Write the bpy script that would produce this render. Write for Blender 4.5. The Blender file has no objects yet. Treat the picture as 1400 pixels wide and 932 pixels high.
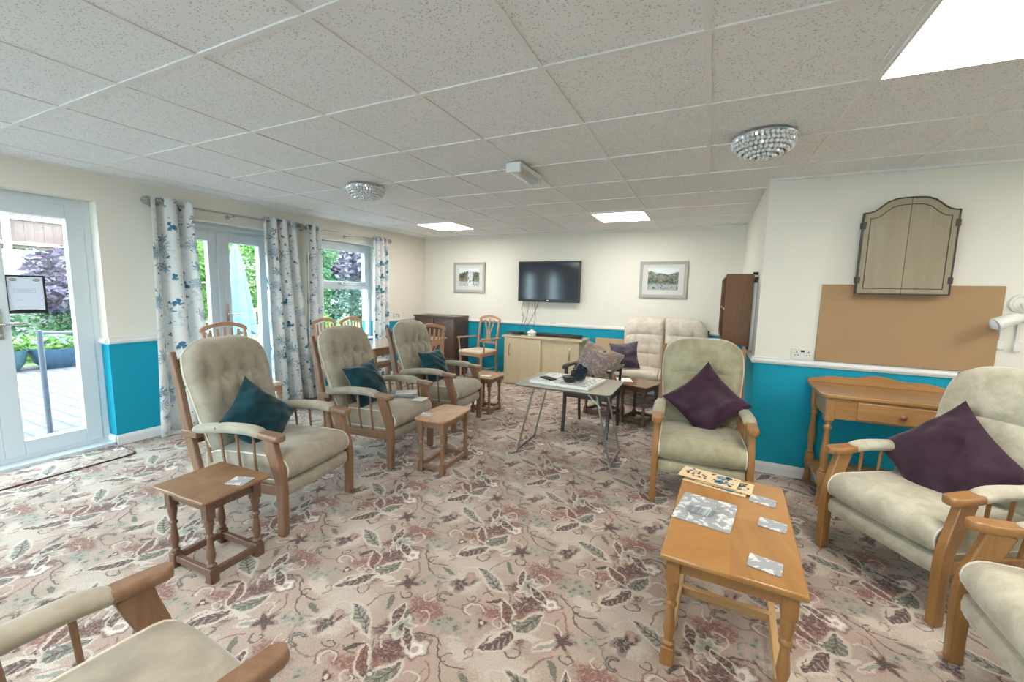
import bpy, bmesh, math, random
from mathutils import Vector, Matrix, noise
PI = math.pi
random.seed(7)
SC = bpy.context.scene
COL = SC.collection

# ------------------------------------------------------------------ camera, world, exposure
CAM_F = 567.22
yaw, pitch, roll = .4388, .1181, .0223
def cam_rot():
    cy, sy = math.cos(yaw), math.sin(yaw)
    fwd = Vector((-sy, cy, 0)); right = Vector((cy, sy, 0)); up = Vector((0, 0, 1))
    f2 = fwd*math.cos(pitch) - up*math.sin(pitch); u2 = up*math.cos(pitch) + fwd*math.sin(pitch)
    r3 = right*math.cos(roll) + u2*math.sin(roll); u3 = u2*math.cos(roll) - right*math.sin(roll)
    return r3, u3, -f2
r3, u3, b3 = cam_rot()
cam = bpy.data.cameras.new('camera'); cam.sensor_width = 36; cam.lens = CAM_F/1400*36
cam.clip_start = .02
camo = bpy.data.objects.new('camera', cam); COL.objects.link(camo)
camo.matrix_world = Matrix(((r3.x, u3.x, b3.x, 0), (r3.y, u3.y, b3.y, 0), (r3.z, u3.z, b3.z, 1.40), (0, 0, 0, 1)))
SC.camera = camo

SKY = 9.5
PANEL = 17.0
w = bpy.data.worlds.new('world'); SC.world = w; w.use_nodes = True
bg = w.node_tree.nodes['Background']
bg.inputs[0].default_value = (.70, .87, 1.0, 1); bg.inputs[1].default_value = SKY
sun = bpy.data.lights.new('sun', 'SUN'); sun.energy = 2.0; sun.angle = .4; sun.color = (1, .95, .86)
suno = bpy.data.objects.new('sun', sun); COL.objects.link(suno)
suno.rotation_euler = (math.radians(12), math.radians(30), 0)
SC.view_settings.view_transform = 'Standard'; SC.view_settings.look = 'None'
SC.view_settings.exposure = 0.75; SC.view_settings.gamma = 1; SC.view_settings.use_curve_mapping = False
SC.cycles.use_denoising = True
SC.cycles.max_bounces = 8; SC.cycles.diffuse_bounces = 5; SC.cycles.transparent_max_bounces = 16
SC.cycles.sample_clamp_indirect = 6

# ------------------------------------------------------------------ shader expressions
class NT:
    def __init__(s, name):
        s.mat = bpy.data.materials.new(name); s.mat.use_nodes = True
        s.nt = s.mat.node_tree; s.b = s.nt.nodes['Principled BSDF']
    def new(s, t, **k):
        n = s.nt.nodes.new(t)
        for a, v in k.items(): setattr(n, a, v)
        return n
    def link(s, a, b):
        if isinstance(a, E): a = a.s
        if isinstance(a, (int, float)): b.default_value = a
        elif isinstance(a, tuple): b.default_value = (*a, 1) if len(a) == 3 and b.type == 'RGBA' else a
        else: s.nt.links.new(a, b)
    def co(s, kind='Object'):
        n = s.new('ShaderNodeTexCoord'); return n.outputs[kind]
    def xyz(s, v=None):
        n = s.new('ShaderNodeSeparateXYZ'); s.link(v if v is not None else s.co(), n.inputs[0])
        return tuple(E(s, o) for o in n.outputs)
    def vec(s, x, y, z=0):
        n = s.new('ShaderNodeCombineXYZ')
        for i, a in enumerate((x, y, z)): s.link(a, n.inputs[i])
        return n.outputs[0]
    def noise(s, v, scale, detail=2, rough=.5, dist=0, col=False):
        n = s.new('ShaderNodeTexNoise'); s.link(v, n.inputs['Vector'])
        n.inputs['Scale'].default_value = scale; n.inputs['Detail'].default_value = detail
        n.inputs['Roughness'].default_value = rough; n.inputs['Distortion'].default_value = dist
        return n.outputs['Color'] if col else E(s, n.outputs[0])
    def voro(s, v, scale, feature='F1', rand=1):
        n = s.new('ShaderNodeTexVoronoi', feature=feature); s.link(v, n.inputs['Vector'])
        n.inputs['Scale'].default_value = scale; n.inputs['Randomness'].default_value = rand
        return n
    def mix(s, f, a, b):
        n = s.new('ShaderNodeMix', data_type='RGBA')
        s.link(f, n.inputs[0]); s.link(a, n.inputs[6]); s.link(b, n.inputs[7]); return n.outputs[2]
    def bump(s, h, strength=.3, dist=.01):
        n = s.new('ShaderNodeBump'); n.inputs['Strength'].default_value = strength; n.inputs['Distance'].default_value = dist
        s.link(h, n.inputs['Height']); s.nt.links.new(n.outputs[0], s.b.inputs['Normal'])
    def base(s, c, rough=.6, metal=0, spec=None):
        s.link(c, s.b.inputs['Base Color']); s.link(rough, s.b.inputs['Roughness']); s.b.inputs['Metallic'].default_value = metal
        if spec is not None: s.b.inputs['Specular IOR Level'].default_value = spec
        return s.mat
class E:
    def __init__(e, N, s): e.N = N; e.s = s
    def m(e, op, *a, clamp=False):
        n = e.N.new('ShaderNodeMath', operation=op); n.use_clamp = clamp
        e.N.link(e, n.inputs[0])
        for i, x in enumerate(a): e.N.link(x, n.inputs[i+1])
        return E(e.N, n.outputs[0])
    def __add__(e, o): return e.m('ADD', o)
    __radd__ = __add__
    def __sub__(e, o): return e.m('SUBTRACT', o)
    def __rsub__(e, o): return (e*-1)+o
    def __mul__(e, o): return e.m('MULTIPLY', o)
    __rmul__ = __mul__
    def __truediv__(e, o): return e.m('DIVIDE', o)
    def abs(e): return e.m('ABSOLUTE')
    def sin(e): return e.m('SINE')
    def cos(e): return e.m('COSINE')
    def pow(e, p): return e.m('POWER', p)
    def sqrt(e): return e.m('SQRT')
    def floor(e): return e.m('FLOOR')
    def fract(e): return e.m('FRACT')
    def min(e, o): return e.m('MINIMUM', o)
    def max(e, o): return e.m('MAXIMUM', o)
    def gt(e, o): return e.m('GREATER_THAN', o)
    def lt(e, o): return e.m('LESS_THAN', o)
    def atan2(e, o): return e.m('ARCTAN2', o)
    def ss(e, a, b, lo=0, hi=1):
        n = e.N.new('ShaderNodeMapRange', interpolation_type='SMOOTHSTEP'); e.N.link(e, n.inputs[0])
        n.inputs[1].default_value = a; n.inputs[2].default_value = b; n.inputs[3].default_value = lo; n.inputs[4].default_value = hi
        return E(e.N, n.outputs[0])
def plain(name, c, rough=.6, metal=0, spec=None, nz=0.0, bump=0.0, bs=60):
    N = NT(name)
    if nz:
        f = N.noise(N.co(), bs, 3)
        c = N.mix(f, tuple(x*(1-nz) for x in c), tuple(min(1, x*(1+nz)) for x in c))
    if bump: N.bump(N.noise(N.co(), bs*2, 3), bump, .004)
    return N.base(c, rough, metal, spec)
def wood(name, c, dark, axis=2, scale=1.0, rough=.38, quarter=False):
    N = NT(name); x, y, z = N.xyz()
    if quarter:                         # book-matched quarters of a veneered top, grain turned in each
        q = (x*y).gt(0)
        u = (x.abs()*.8 + y.abs()*.6); v = (x.abs()*.6 - y.abs()*.8)
        u2 = (x.abs()*.3 + y.abs()*.95); v2 = (x.abs()*.95 - y.abs()*.3)
        U = u*q + u2*(1-q); Vv = v*q + v2*(1-q)
        p = N.vec(U*2.5*scale, Vv*26*scale, z)
    else:
        k = [26*scale]*3; k[axis] = 2.2*scale
        p = N.vec(x*k[0], y*k[1], z*k[2])
        q = None
    n1 = N.noise(p, 1.0, 4, .6, .6); n2 = N.noise(p, 5.0, 2, .6)
    f = (n1*.75 + n2*.25).ss(.3, .72)
    col = N.mix(f, c, dark)
    if q is not None: col = N.mix(q*.35, col, tuple(min(1, a*1.25) for a in c))
    N.bump(n2, .06, .002)
    m = N.base(col, rough); N.b.inputs['Coat Weight'].default_value = .25; N.b.inputs['Coat Roughness'].default_value = .2
    return m
def velvet(name, c, light=None, dark=None, rough=.9, scale=9, sheen=.35, weave=180):
    N = NT(name); co = N.co()
    light = light or tuple(min(1, a*1.15) for a in c); dark = dark or tuple(a*.82 for a in c)
    f = N.noise(co, scale, 5, .65, .35).ss(.3, .7)
    g = N.noise(co, weave, 2)
    col = N.mix(f, dark, light); col = N.mix(g*.35, col, c)
    N.bump(g, .25, .002)
    m = N.base(col, rough, spec=.2)
    N.b.inputs['Sheen Weight'].default_value = sheen; N.b.inputs['Sheen Roughness'].default_value = .4
    return m

# ------------------------------------------------------------------ carpet
def mat_carpet():
    N = NT('floral_carpet'); co = N.co()
    def warp(v, n1, k):
        d = N.new('ShaderNodeVectorMath', operation='SUBTRACT'); N.link(n1, d.inputs[0]); d.inputs[1].default_value = (.5, .5, .5)
        sc = N.new('ShaderNodeVectorMath', operation='SCALE'); N.link(d.outputs[0], sc.inputs[0]); sc.inputs[3].default_value = k
        ad = N.new('ShaderNodeVectorMath', operation='ADD'); N.link(v, ad.inputs[0]); N.link(sc.outputs[0], ad.inputs[1]); return ad.outputs[0]
    w1 = warp(co, N.noise(co, 10, 2, .5, col=True), .055)
    w2 = warp(w1, N.noise(co, 48, 2, .6, col=True), .016)
    X, Y, _ = N.xyz(w2)
    X = X + .621; Y = Y - 1.923
    P = N.vec(X, Y)
    hf = N.noise(co, 170, 2, .7)            # tufts
    mf = N.noise(co, 70, 2, .7)
    def at(mx, my, ang=0, s=1.0):           # nearest repeat of a motif: half-drop lattice
        yy = Y - my; row = (yy/.46 + .5).floor(); dy = yy - row*.46
        xx = X - mx - row*.385; xx = xx/.77 + .5; dx = (xx.fract() - .5)*.77
        c_, s_ = math.cos(ang), math.sin(ang)
        return (dx*(c_/s) + dy*(s_/s)), (dy*(c_/s) - dx*(s_/s))
    col = N.mix(N.noise(co, 4, 4, .65).ss(.3, .7), (.40, .305, .245), (.49, .385, .315))
    def lay(mask, c):
        nonlocal col
        col = N.mix(mask, col, c)
    def ell(dx, dy, a, b, soft=.35, rag=.5):
        r = ((dx/a).pow(2) + (dy/b).pow(2)).sqrt() + (mf - .5)*rag
        return r.ss(1+soft*.5, 1-soft*.5)
    CR = (.64, .565, .48); BG = (.095, .025, .028); RU = (.23, .085, .065); GR = (.12, .13, .10); PK = (.46, .285, .25); DK = (.04, .022, .020); LG = (.31, .315, .26); TN = (.22, .14, .11)
    def halo(mx, my, R, c=CR, k=.8):
        dx, dy = at(mx, my); lay(ell(dx, dy, R, R*.85, .5, .9)*k, c)
    def petals(mx, my, R, n, deep, c, ang=0, cc=None, ax=1.0, pw=1.0, edge=None):
        dx, dy = at(mx, my, ang); dy = dy/ax
        r = (dx.pow(2) + dy.pow(2)).sqrt(); th = dy.atan2(dx)
        k = (th*n).cos()*.5 + .5
        if pw != 1: k = k.pow(pw)
        e = r/(k*(R*deep) + R*(1-deep)) + (mf-.5)*.35
        if edge: lay(e.ss(1.40, 1.18), edge)
        lay(e.ss(1.12, .88), c)
        lay((e*9).sin().ss(.3, .8)*e.lt(1)*.35, CR if c[0] < .4 else TN)
        if cc: lay((r/(R*.32)).ss(1.15, .8), cc)
    def arc(mx, my, R, a0, a1, wd, c, spiral=0.0):
        dx, dy = at(mx, my, a0)
        r = (dx.pow(2)+dy.pow(2)).sqrt(); th = dy.atan2(dx); th = (th/(2*PI)).fract()*(2*PI)
        rr = th*(-spiral) + R
        ln = (r - rr).abs() + (mf-.5)*(wd*1.6)
        lay(ln.ss(wd, wd*.4) * th.ss(a1-a0+.05, a1-a0-.05)*.85, c)
    def leaf(mx, my, a, b_, ang, c, n=70, edge=CR):
        dx, dy = at(mx, my, ang); w_ = dy + (dx*14).sin()*(b_*.4)
        e = ((dx/a).pow(2) + (w_/b_).abs()).sqrt() + (mf-.5)*.35
        if edge: lay(e.ss(1.30, 1.12)*.9, edge)
        lay(e.ss(1.04, .96), c)
        lay(((dx + w_.abs()*.9)*n*3).sin().ss(.1, .7)*e.lt(.95)*.75, DK if c[0] > .15 else LG)
        lay((w_.abs()/(b_*.14)).ss(1.1, .6)*e.lt(.95)*.8, DK)
    spk = E(N, N.voro(P, 85).outputs['Distance'])
    # washed grounds
    dx, dy = at(-.37, -.20, .3); lay(ell(dx, dy, .13, .065, .7, 1.2)*.6, CR)
    dx, dy = at(.20, -.20, -.4); lay(ell(dx, dy, .075, .035, .6, 1.4)*.8, CR)
    dx, dy = at(.27, .05); lay(ell(dx, dy, .13, .10, 1.2)*.4, PK)
    dx, dy = at(-.02, -.17); lay(ell(dx, dy, .15, .10, 1.2)*.4, PK)
    dx, dy = at(-.30, .12); lay(ell(dx, dy, .10, .075, 1.2)*.4, PK)
    # rust clusters of speckle
    dx, dy = at(-.02, -.09, -.2); lay(ell(dx, dy, .105, .048, .6, 1.1)*spk.ss(1.1, .4), RU)
    dx, dy = at(-.10, -.20, 1.2); lay(ell(dx, dy, .09, .035, .6, 1.1)*spk.ss(1.1, .4), BG)
    dx, dy = at(-.395, .15, .9); lay(ell(dx, dy, .12, .055, .5, 1.2)*spk.ss(1.2, .4), BG)
    dx, dy = at(.29, .03, .3); lay(ell(dx, dy, .11, .036, .6, 1.2)*spk.ss(1.1, .4), RU)
    dx, dy = at(.37, -.04, -.5); lay(ell(dx, dy, .07, .03, .6, 1.2)*spk.ss(.85, .3), BG)
    # long stems and scrolls
    arc(.30, .07, .145, .3, 2.9, .0055, DK)
    arc(-.12, -.20, .16, 2.2, 4.3, .005, RU)
    arc(-.10, .21, .11, 3.4, 6.2, .005, DK)
    arc(-.18, .10, .07, 2.9, 5.0, .0045, TN)
    arc(.22, -.16, .12, 3.4, 5.2, .005, DK)
    arc(.06, .06, .10, 4.2, 6.4, .0045, TN)
    arc(.16, -.01, .045, .2, 4.9, .008, CR, .005)
    arc(.155, -.012, .055, .4, 4.6, .0045, RU, .006)
    arc(.30, -.02, .03, 2.0, 8.0, .0055, CR, .003)
    arc(-.27, .045, .055, 4.4, 8.6, .006, CR, .004)
    arc(-.30, .07, .095, 4.9, 7.4, .005, RU)
    arc(-.36, -.12, .04, 2.5, 8.4, .005, DK, .004)
    arc(.07, -.30, .10, .9, 3.2, .005, DK)
    arc(.09, .10, .035, 1.0, 6.6, .005, RU, .0045)
    arc(-.16, -.06, .035, 3.0, 8.8, .005, DK, .004)
    arc(.355, .20, .07, 1.6, 4.4, .006, CR)
    arc(.22, .12, .06, 4.0, 6.9, .006, GR)
    arc(.02, .20, .05, 5.4, 9.6, .006, CR, .002)
    arc(-.20, .20, .030, 1.2, 7.0, .0045, DK, .0045); arc(.30, .17, .034, .4, 6.2, .0045, TN, .005)
    arc(-.05, -.03, .036, 2.2, 8.2, .0045, CR, .005); arc(.12, .06, .030, 3.6, 9.4, .0045, DK, .004)
    arc(-.28, -.09, .07, .8, 3.6, .0045, TN); arc(.25, -.20, .030, 5.0, 10.8, .0045, RU, .0045)
    arc(-.14, .0, .10, 5.2, 7.2, .004, TN); arc(.02, .04, .08, 1.0, 3.0, .004, DK); arc(-.02, -.14, .05, 3.3, 8.6, .006, CR, .003)
    # green plume and leaves, cream edged
    leaf(.14, .205, .11, .030, -.35, LG)
    leaf(-.36, .03, .085, .034, 1.4, GR)
    dx, dy = at(-.33, -.02, .2); lay(ell(dx, dy, .07, .014, .4, 1.3), CR)
    dx, dy = at(-.31, -.03, -.5); lay(ell(dx, dy, .045, .012, .4, 1.3), CR)
    leaf(.33, -.10, .09, .036, 1.1, BG); leaf(.30, .055, .075, .022, 2.4, RU)
    dx, dy = at(.31, -.085, 1.1); lay(ell(dx, dy, .055, .009, .4, 1), CR)
    dx, dy = at(-.08, .155, -.3); lay(ell(dx, dy, .045, .012, .4, 1.4), GR)
    dx, dy = at(.22, .085, .8); lay(ell(dx, dy, .04, .010, .4, 1.4), DK)
    dx, dy = at(-.20, -.13, 2.2); lay(ell(dx, dy, .045, .012, .4, 1.4), GR)
    # sprig clusters of round leaves
    vv = E(N, N.voro(P, 34).outputs['Distance'])
    dx, dy = at(.13, -.13, .2); mk = ell(dx, dy, .10, .06, .5, .7); lay(mk*vv.ss(.66, .45), LG); lay(mk*vv.ss(.36, .16), GR)
    dx, dy = at(-.11, .065, .4); mk = ell(dx, dy, .07, .045, .5, .7); lay(mk*vv.ss(.60, .42), LG); lay(mk*vv.ss(.36, .14), GR)
    dx, dy = at(-.44, .31); mk = ell(dx, dy, .05, .035, .5, .7); lay(mk*vv.ss(.5, .34), GR)
    # flowers
    petals(-.32, .183, .046, 5, .25, (.82, .74, .67), cc=(.42, .33, .32), edge=TN)
    petals(-.055, -.215, .052, 6.5, .35, LG, .6, DK, edge=CR)
    leaf(-.12, -.17, .06, .02, 2.0, BG); leaf(.0, -.25, .06, .018, -.6, BG)
    halo(.035, .13, .085)
    petals(.035, .125, .075, 2.5, .62, BG, 1.0, PK, .8, 1.5)
    petals(.035, .155, .045, 2, .5, PK, 1.6)
    petals(.03, .12, .045, 4.5, .6, DK, .3)
    dx, dy = at(-.255, -.03, .75); lay(ell(dx, dy, .070, .034, .3, .9), PK); lay(ell(dx, dy, .062, .024, .3, .9), CR); lay(ell(dx, dy, .05, .010, .3, 1.4), LG)
    petals(-.205, .01, .062, 5.5, .6, BG, .2, DK, 1.0, 1.3)
    petals(.235, -.055, .033, 3, .5, BG, .5, CR)
    petals(.36, .02, .028, 3.5, .5, GR, .5, CR)
    # the dark comma
    arc(0, 0, .034, .9, 5.6, .013, DK, .002)
    arc(0, 0, .034, 1.2, 5.0, .004, LG, .002)
    col = N.mix(hf.ss(.35, .75)*.32, col, (.58, .49, .42)); col = N.mix(hf.ss(.55, .3)*.25, col, (.20, .14, .12)); col = N.mix(N.noise(co, 90, 2, .7).ss(.5, .75)*.25, col, (.36, .26, .21))
    N.bump(hf, .6, .008)
    m = N.base(col, .95, spec=.15); N.b.inputs['Sheen Weight'].default_value = .15
    return m

# ------------------------------------------------------------------ other materials
def mat_wall():
    N = NT('painted_wall'); co = N.co(); x, y, z = N.xyz(co)
    n = N.noise(co, 1.5, 3)
    cream = N.mix(n, (.74, .705, .62), (.78, .74, .66)); teal = N.mix(n, (.006, .29, .41), (.010, .32, .445))
    N.bump(N.noise(co, 120, 3), .15, .003)
    return N.base(N.mix(z.gt(.905), teal, cream), .75, spec=.25)
def mat_tile():
    N = NT('ceiling_tile'); co = N.co(); x, y, z = N.xyz(co)
    i = ((x+.066)/.6).floor(); j = ((y-1.638)/.6).floor()
    rnd = ((i*12.99 + j*78.2).sin()*43758.5).fract()
    p = N.noise(co, 11, 2, col=True)
    v = N.voro(co, 85); v2 = N.voro(N.vec(x*1.0+5, y*1.9, z), 46)
    a = E(N, v.outputs['Distance']).lt(.27) * N.noise(co, 40, 2).gt(.46)
    b = E(N, v2.outputs['Distance']).lt(.22) * N.noise(co, 23, 1).gt(.5)
    f = a.max(b)
    n = N.noise(co, 3, 3)
    col = N.mix(n, (.82, .825, .825), (.86, .865, .865)); col = N.mix(rnd*.12, col, (.74, .74, .73))
    st = ((x+.55).pow(2) + (y-2.17).pow(2)*1.0)
    col = N.mix(f*.62, col, (.40, .38, .35))
    N.bump(f*-1, .3, .004)
    return N.base(col, .9, spec=.1)
def mat_glass():
    N = NT('window_glass'); nt = N.nt
    tr = N.new('ShaderNodeBsdfTransparent'); tr.inputs[0].default_value = (.93, .97, .96, 1)
    gl = N.new('ShaderNodeBsdfGlossy'); gl.inputs[1].default_value = .02
    mx = N.new('ShaderNodeMixShader'); mx.inputs[0].default_value = .06
    nt.links.new(tr.outputs[0], mx.inputs[1]); nt.links.new(gl.outputs[0], mx.inputs[2])
    nt.links.new(mx.outputs[0], nt.nodes['Material Output'].inputs[0]); return N.mat
def mat_emit(name, c, s):
    N = NT(name); N.b.inputs['Emission Color'].default_value = (*c, 1); N.b.inputs['Emission Strength'].default_value = s
    return N.base(c, .5)
def mat_curtain(uvname='UVMap'):
    N = NT('botanical_curtain'); uv = N.co('UV'); u, v, _ = N.xyz(uv)
    col = (.86, .87, .86)
    wn = N.new('ShaderNodeVectorMath', operation='SCALE'); N.link(N.noise(uv, 24, 2, .6, col=True), wn.inputs[0]); wn.inputs[3].default_value = .045
    wu, wv, _w = N.xyz(wn.outputs[0]); u = u + wu; v = v + wv
    def sprig(scale, c, R, n, keep, off, w_=.5):
        nonlocal col
        p = N.vec(u+off, v*1.0+off*3)
        vo = N.voro(p, scale, rand=.75)
        sb = N.new('ShaderNodeVectorMath', operation='SUBTRACT'); N.link(p, sb.inputs[0])
        N.link(vo.outputs['Position'], sb.inputs[1])
        a, b, _z = N.xyz(sb.outputs[0])
        cr, cg, cb = N.xyz(vo.outputs['Color'])
        th = b.atan2(a) ; r = (a.pow(2)+b.pow(2)).sqrt()
        k = ((th + cg*1.0)*n).cos().abs().pow(w_)
        up = b.ss(-R*.9, -R*.2)
        e = r/(k*R*(1.0)) 
        f = e.ss(1.05, .8) * cr.gt(1-keep) * up
        col = N.mix(f, col, c)
    pale = N.noise(uv, 22, 4, .75); soft = N.noise(uv, 4.2, 2)
    col = N.mix((pale.ss(.50, .60) * soft.ss(.50, .60))*.6, col, (.47, .57, .63))
    sprig(5.0, (.40, .52, .60), .085, 6.5, .40, 3.1, 1.6)
    sprig(4.6, (.30, .42, .50), .060, 3.5, .34, 9.3, 1.2)
    sprig(5.2, (.07, .24, .34), .050, 1.5, .34, 0, .7)
    sprig(7.5, (.10, .18, .24), .020, 1.5, .36, 7.7, .6)
    sprig(16, (.16, .24, .30), .010, .5, .20, 1.3, .6)
    m = N.base(col, .85, spec=.1)
    tl = N.new('ShaderNodeBsdfTranslucent'); N.link(col, tl.inputs[0])
    mx = N.new('ShaderNodeMixShader'); mx.inputs[0].default_value = .28
    N.nt.links.new(N.b.outputs[0], mx.inputs[1]); N.nt.links.new(tl.outputs[0], mx.inputs[2])
    N.nt.links.new(mx.outputs[0], N.nt.nodes['Material Output'].inputs[0])
    return m
def mat_leaf(name, a, b, c):
    N = NT(name); g = N.new('ShaderNodeNewGeometry'); r = E(N, g.outputs['Random Per Island'])
    col = N.mix(r.ss(0, .5), a, b); col = N.mix(r.ss(.55, 1), col, c)
    m = N.base(col, .6, spec=.3)
    tl = N.new('ShaderNodeBsdfTranslucent'); N.link(col, tl.inputs[0])
    mx = N.new('ShaderNodeMixShader'); mx.inputs[0].default_value = .35
    N.nt.links.new(N.b.outputs[0], mx.inputs[1]); N.nt.links.new(tl.outputs[0], mx.inputs[2])
    N.nt.links.new(mx.outputs[0], N.nt.nodes['Material Output'].inputs[0])
    return m
def mat_brick(name, c1, c2, mortar, sx, sy, axes='xy', ms=.012):
    N = NT(name); x, y, z = N.xyz(); p = N.vec(x, y) if axes == 'xy' else N.vec(y, z)
    n = N.new('ShaderNodeTexBrick'); N.link(p, n.inputs['Vector']); n.inputs['Scale'].default_value = 1
    n.inputs['Brick Width'].default_value = sx; n.inputs['Row Height'].default_value = sy; n.inputs['Mortar Size'].default_value = ms
    n.inputs['Color1'].default_value = (*c1, 1); n.inputs['Color2'].default_value = (*c2, 1); n.inputs['Mortar'].default_value = (*mortar, 1)
    col = N.mix(N.noise(N.co(), 6, 3)*.5, n.outputs['Color'], c2)
    return N.base(col, .85)
def mat_coaster():
    N = NT('grey_floral_print'); co = N.co(); n = N.noise(co, 26, 3, .55, .8)
    k = N.noise(co, 75, 2, .5)
    col = N.mix(n.ss(.545, .57), (.33, .345, .35), (.72, .73, .72)); col = N.mix((k.gt(.6)*n.gt(.52))*.5, col, (.45, .47, .50))
    return N.base(col, .4)
def mat_tapestry():
    N = NT('paisley_tapestry'); co = N.co()
    v = N.voro(co, 11); d = E(N, v.outputs['Distance']); v2 = N.voro(co, 34); d2 = E(N, v2.outputs['Distance'])
    ring = (d*22).sin()
    col = N.mix(N.noise(co, 7, 3).ss(.4, .6), (.27, .20, .19), (.33, .22, .15))
    col = N.mix((ring.gt(.35)*N.noise(co, 14, 2).gt(.5))*.8, col, (.42, .37, .35)); col = N.mix(d.lt(.16), col, (.09, .03, .045)); 
    col = N.mix(((d*22).sin().abs().lt(.14))*.8, col, (.07, .05, .06)); col = N.mix(d2.lt(.16)*.8, col, (.52, .48, .42))
    N.bump(N.noise(co, 300, 1), .3, .002)
    return N.base(col, .95)
def mat_cork():
    N = NT('tan_hardboard'); f = N.noise(N.co(), 260, 2, .7); g = N.noise(N.co(), 3, 3)
    return N.base(N.mix(f, (.33, .195, .09), (.42, .26, .13)) if False else N.mix(g*.4+f*.4, (.34, .205, .10), (.44, .275, .145)), .7)
def mat_landscape(name, seed, light):
    N = NT(name); co = N.co(); x, y, z = N.xyz(co)
    n = N.noise(N.vec(x+seed, z, 0), 9, 5, .7); n2 = N.noise(N.vec(x+seed*2, z, 0), 30, 3, .7)
    col = N.mix(n2.ss(.35, .65), (.015, .03, .01), (.10, .14, .05))
    col = N.mix((n + n2*.4).ss(.62, .8), col, (.24, .22, .16))
    hill = z - (x*14+seed).sin()*.02 + (n-.5)*.10
    col = N.mix(hill.ss(.075, .095), col, (.70, .74, .76))
    wat = (z+.05 + (n-.5)*.08)
    col = N.mix(wat.ss(.0, -.03)*n2.ss(.35, .5)*.85, col, (.55, .58, .60) if light else (.40, .40, .40))
    if light: col = N.mix(((x-.02).abs().lt(.045))*(n2.gt(.42))*.8, col, (.72, .76, .78))
    return N.base(col, .35)

M = {}
M['carpet'] = mat_carpet(); M['wall'] = mat_wall(); M['tile'] = mat_tile(); M['glass'] = mat_glass()
M['tbar'] = plain('white_grid_bar', (.80, .795, .78), .5)
M['white'] = plain('white_gloss_paint', (.78, .785, .78), .4)
M['upvc'] = plain('white_window_plastic', (.60, .655, .69), .35)
M['panel'] = mat_emit('lit_diffuser', (1, .965, .90), PANEL)
M['steel'] = plain('brushed_steel', (.42, .41, .39), .35, 1)
M['chrome'] = plain('polished_steel', (.70, .70, .70), .15, 1)
M['black'] = plain('black_plastic', (.012, .012, .014), .35)
M['blackm'] = plain('black_satin', (.02, .021, .024), .5)
M['screen'] = plain('dark_screen', (.018, .022, .034), .10, spec=.6)
M['oak'] = wood('honey_oak', (.26, .145, .082), (.19, .098, .052))
M['oakw'] = wood('warm_oak', (.36, .175, .055), (.28, .125, .035))
M['oakd'] = wood('brown_oak', (.165, .085, .052), (.11, .053, .032))
M['oakx'] = wood('brown_oak_board', (.34, .17, .07), (.25, .115, .045), axis=0)
M['top'] = wood('veneered_top', (.44, .25, .12), (.35, .18, .075), quarter=True, rough=.25)
M['topd'] = wood('brown_veneered_top', (.25, .135, .068), (.185, .092, .045), quarter=True, rough=.25)
M['pine'] = wood('waxed_pine', (.43, .235, .09), (.33, .16, .052), axis=0)
M['pinev'] = wood('waxed_pine_upright', (.41, .225, .085), (.31, .15, .05))
M['beech'] = wood('reddish_beech', (.52, .30, .19), (.43, .23, .14))
M['walnut'] = wood('dark_walnut', (.12, .062, .045), (.075, .036, .028), rough=.35)
M['darkchair'] = wood('black_brown_wood', (.055, .034, .026), (.03, .018, .014))
M['shelfw'] = wood('brown_laminate', (.20, .10, .052), (.155, .074, .036), rough=.75)
M['maple'] = wood('pale_maple_laminate', (.62, .50, .32), (.56, .44, .27), rough=.4)
M['velA'] = velvet('beige_velour', (.37, .335, .265))
M['velD'] = velvet('olive_beige_velour', (.37, .34, .225), (.45, .415, .29), (.29, .265, .165), scale=7)
M['velE'] = velvet('cream_embossed_velour', (.46, .42, .32), (.57, .53, .42), (.38, .35, .25), scale=12)
M['velS'] = velvet('pale_cream_velour', (.62, .55, .45), (.70, .64, .54), (.53, .46, .37), scale=12)
M['pipe'] = plain('cream_piping', (.70, .66, .56), .8)
M['teal'] = velvet('teal_velvet', (.004, .036, .050), (.009, .060, .078), (.002, .022, .032), scale=5, sheen=.5)
M['plum'] = velvet('plum_satin', (.040, .013, .030), (.072, .030, .056), (.022, .008, .017), rough=.45, scale=4, sheen=.3)
M['plumd'] = velvet('dusky_plum_cloth', (.042, .020, .033), (.062, .032, .050), (.030, .014, .024), scale=6, sheen=.25)
M['greypl'] = velvet('grey_plum_cloth', (.075, .055, .085), (.11, .085, .12), (.05, .036, .056), rough=.6, scale=5)
M['tapestry'] = mat_tapestry()
M['seatc'] = velvet('cream_seat_fabric', (.66, .54, .40), scale=30)
M['darkseat'] = velvet('brown_seat_fabric', (.06, .04, .035))
M['curtain'] = mat_curtain()
M['coaster'] = mat_coaster()
M['cork'] = mat_cork()
M['edge'] = plain('dark_edging', (.055, .05, .042), .5)
M['greyprop'] = wood('grey_brown_veneer', (.335, .285, .19), (.29, .24, .155), rough=.6, scale=.7)
M['foldtop'] = plain('grey_beige_laminate', (.40, .37, .29), .3, nz=.05, bs=90)
M['paper'] = plain('white_paper', (.78, .78, .74), .7)
M['ply'] = plain('pale_plywood', (.72, .55, .32), .6, nz=.08)
M['navy'] = velvet('dark_navy_cloth', (.014, .022, .034))
M['ceramic'] = plain('glazed_white_ceramic', (.76, .74, .68), .2)
M['crystal'] = plain('crystal_bead', (.80, .82, .83), .10, .35)
M['lampw'] = plain('white_lamp_plastic', (.72, .71, .66), .35)
M['cardb'] = plain('tan_board', (.52, .36, .20), .7)
M['pinkp'] = plain('printed_ink', (.05, .05, .06), .7)

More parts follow.
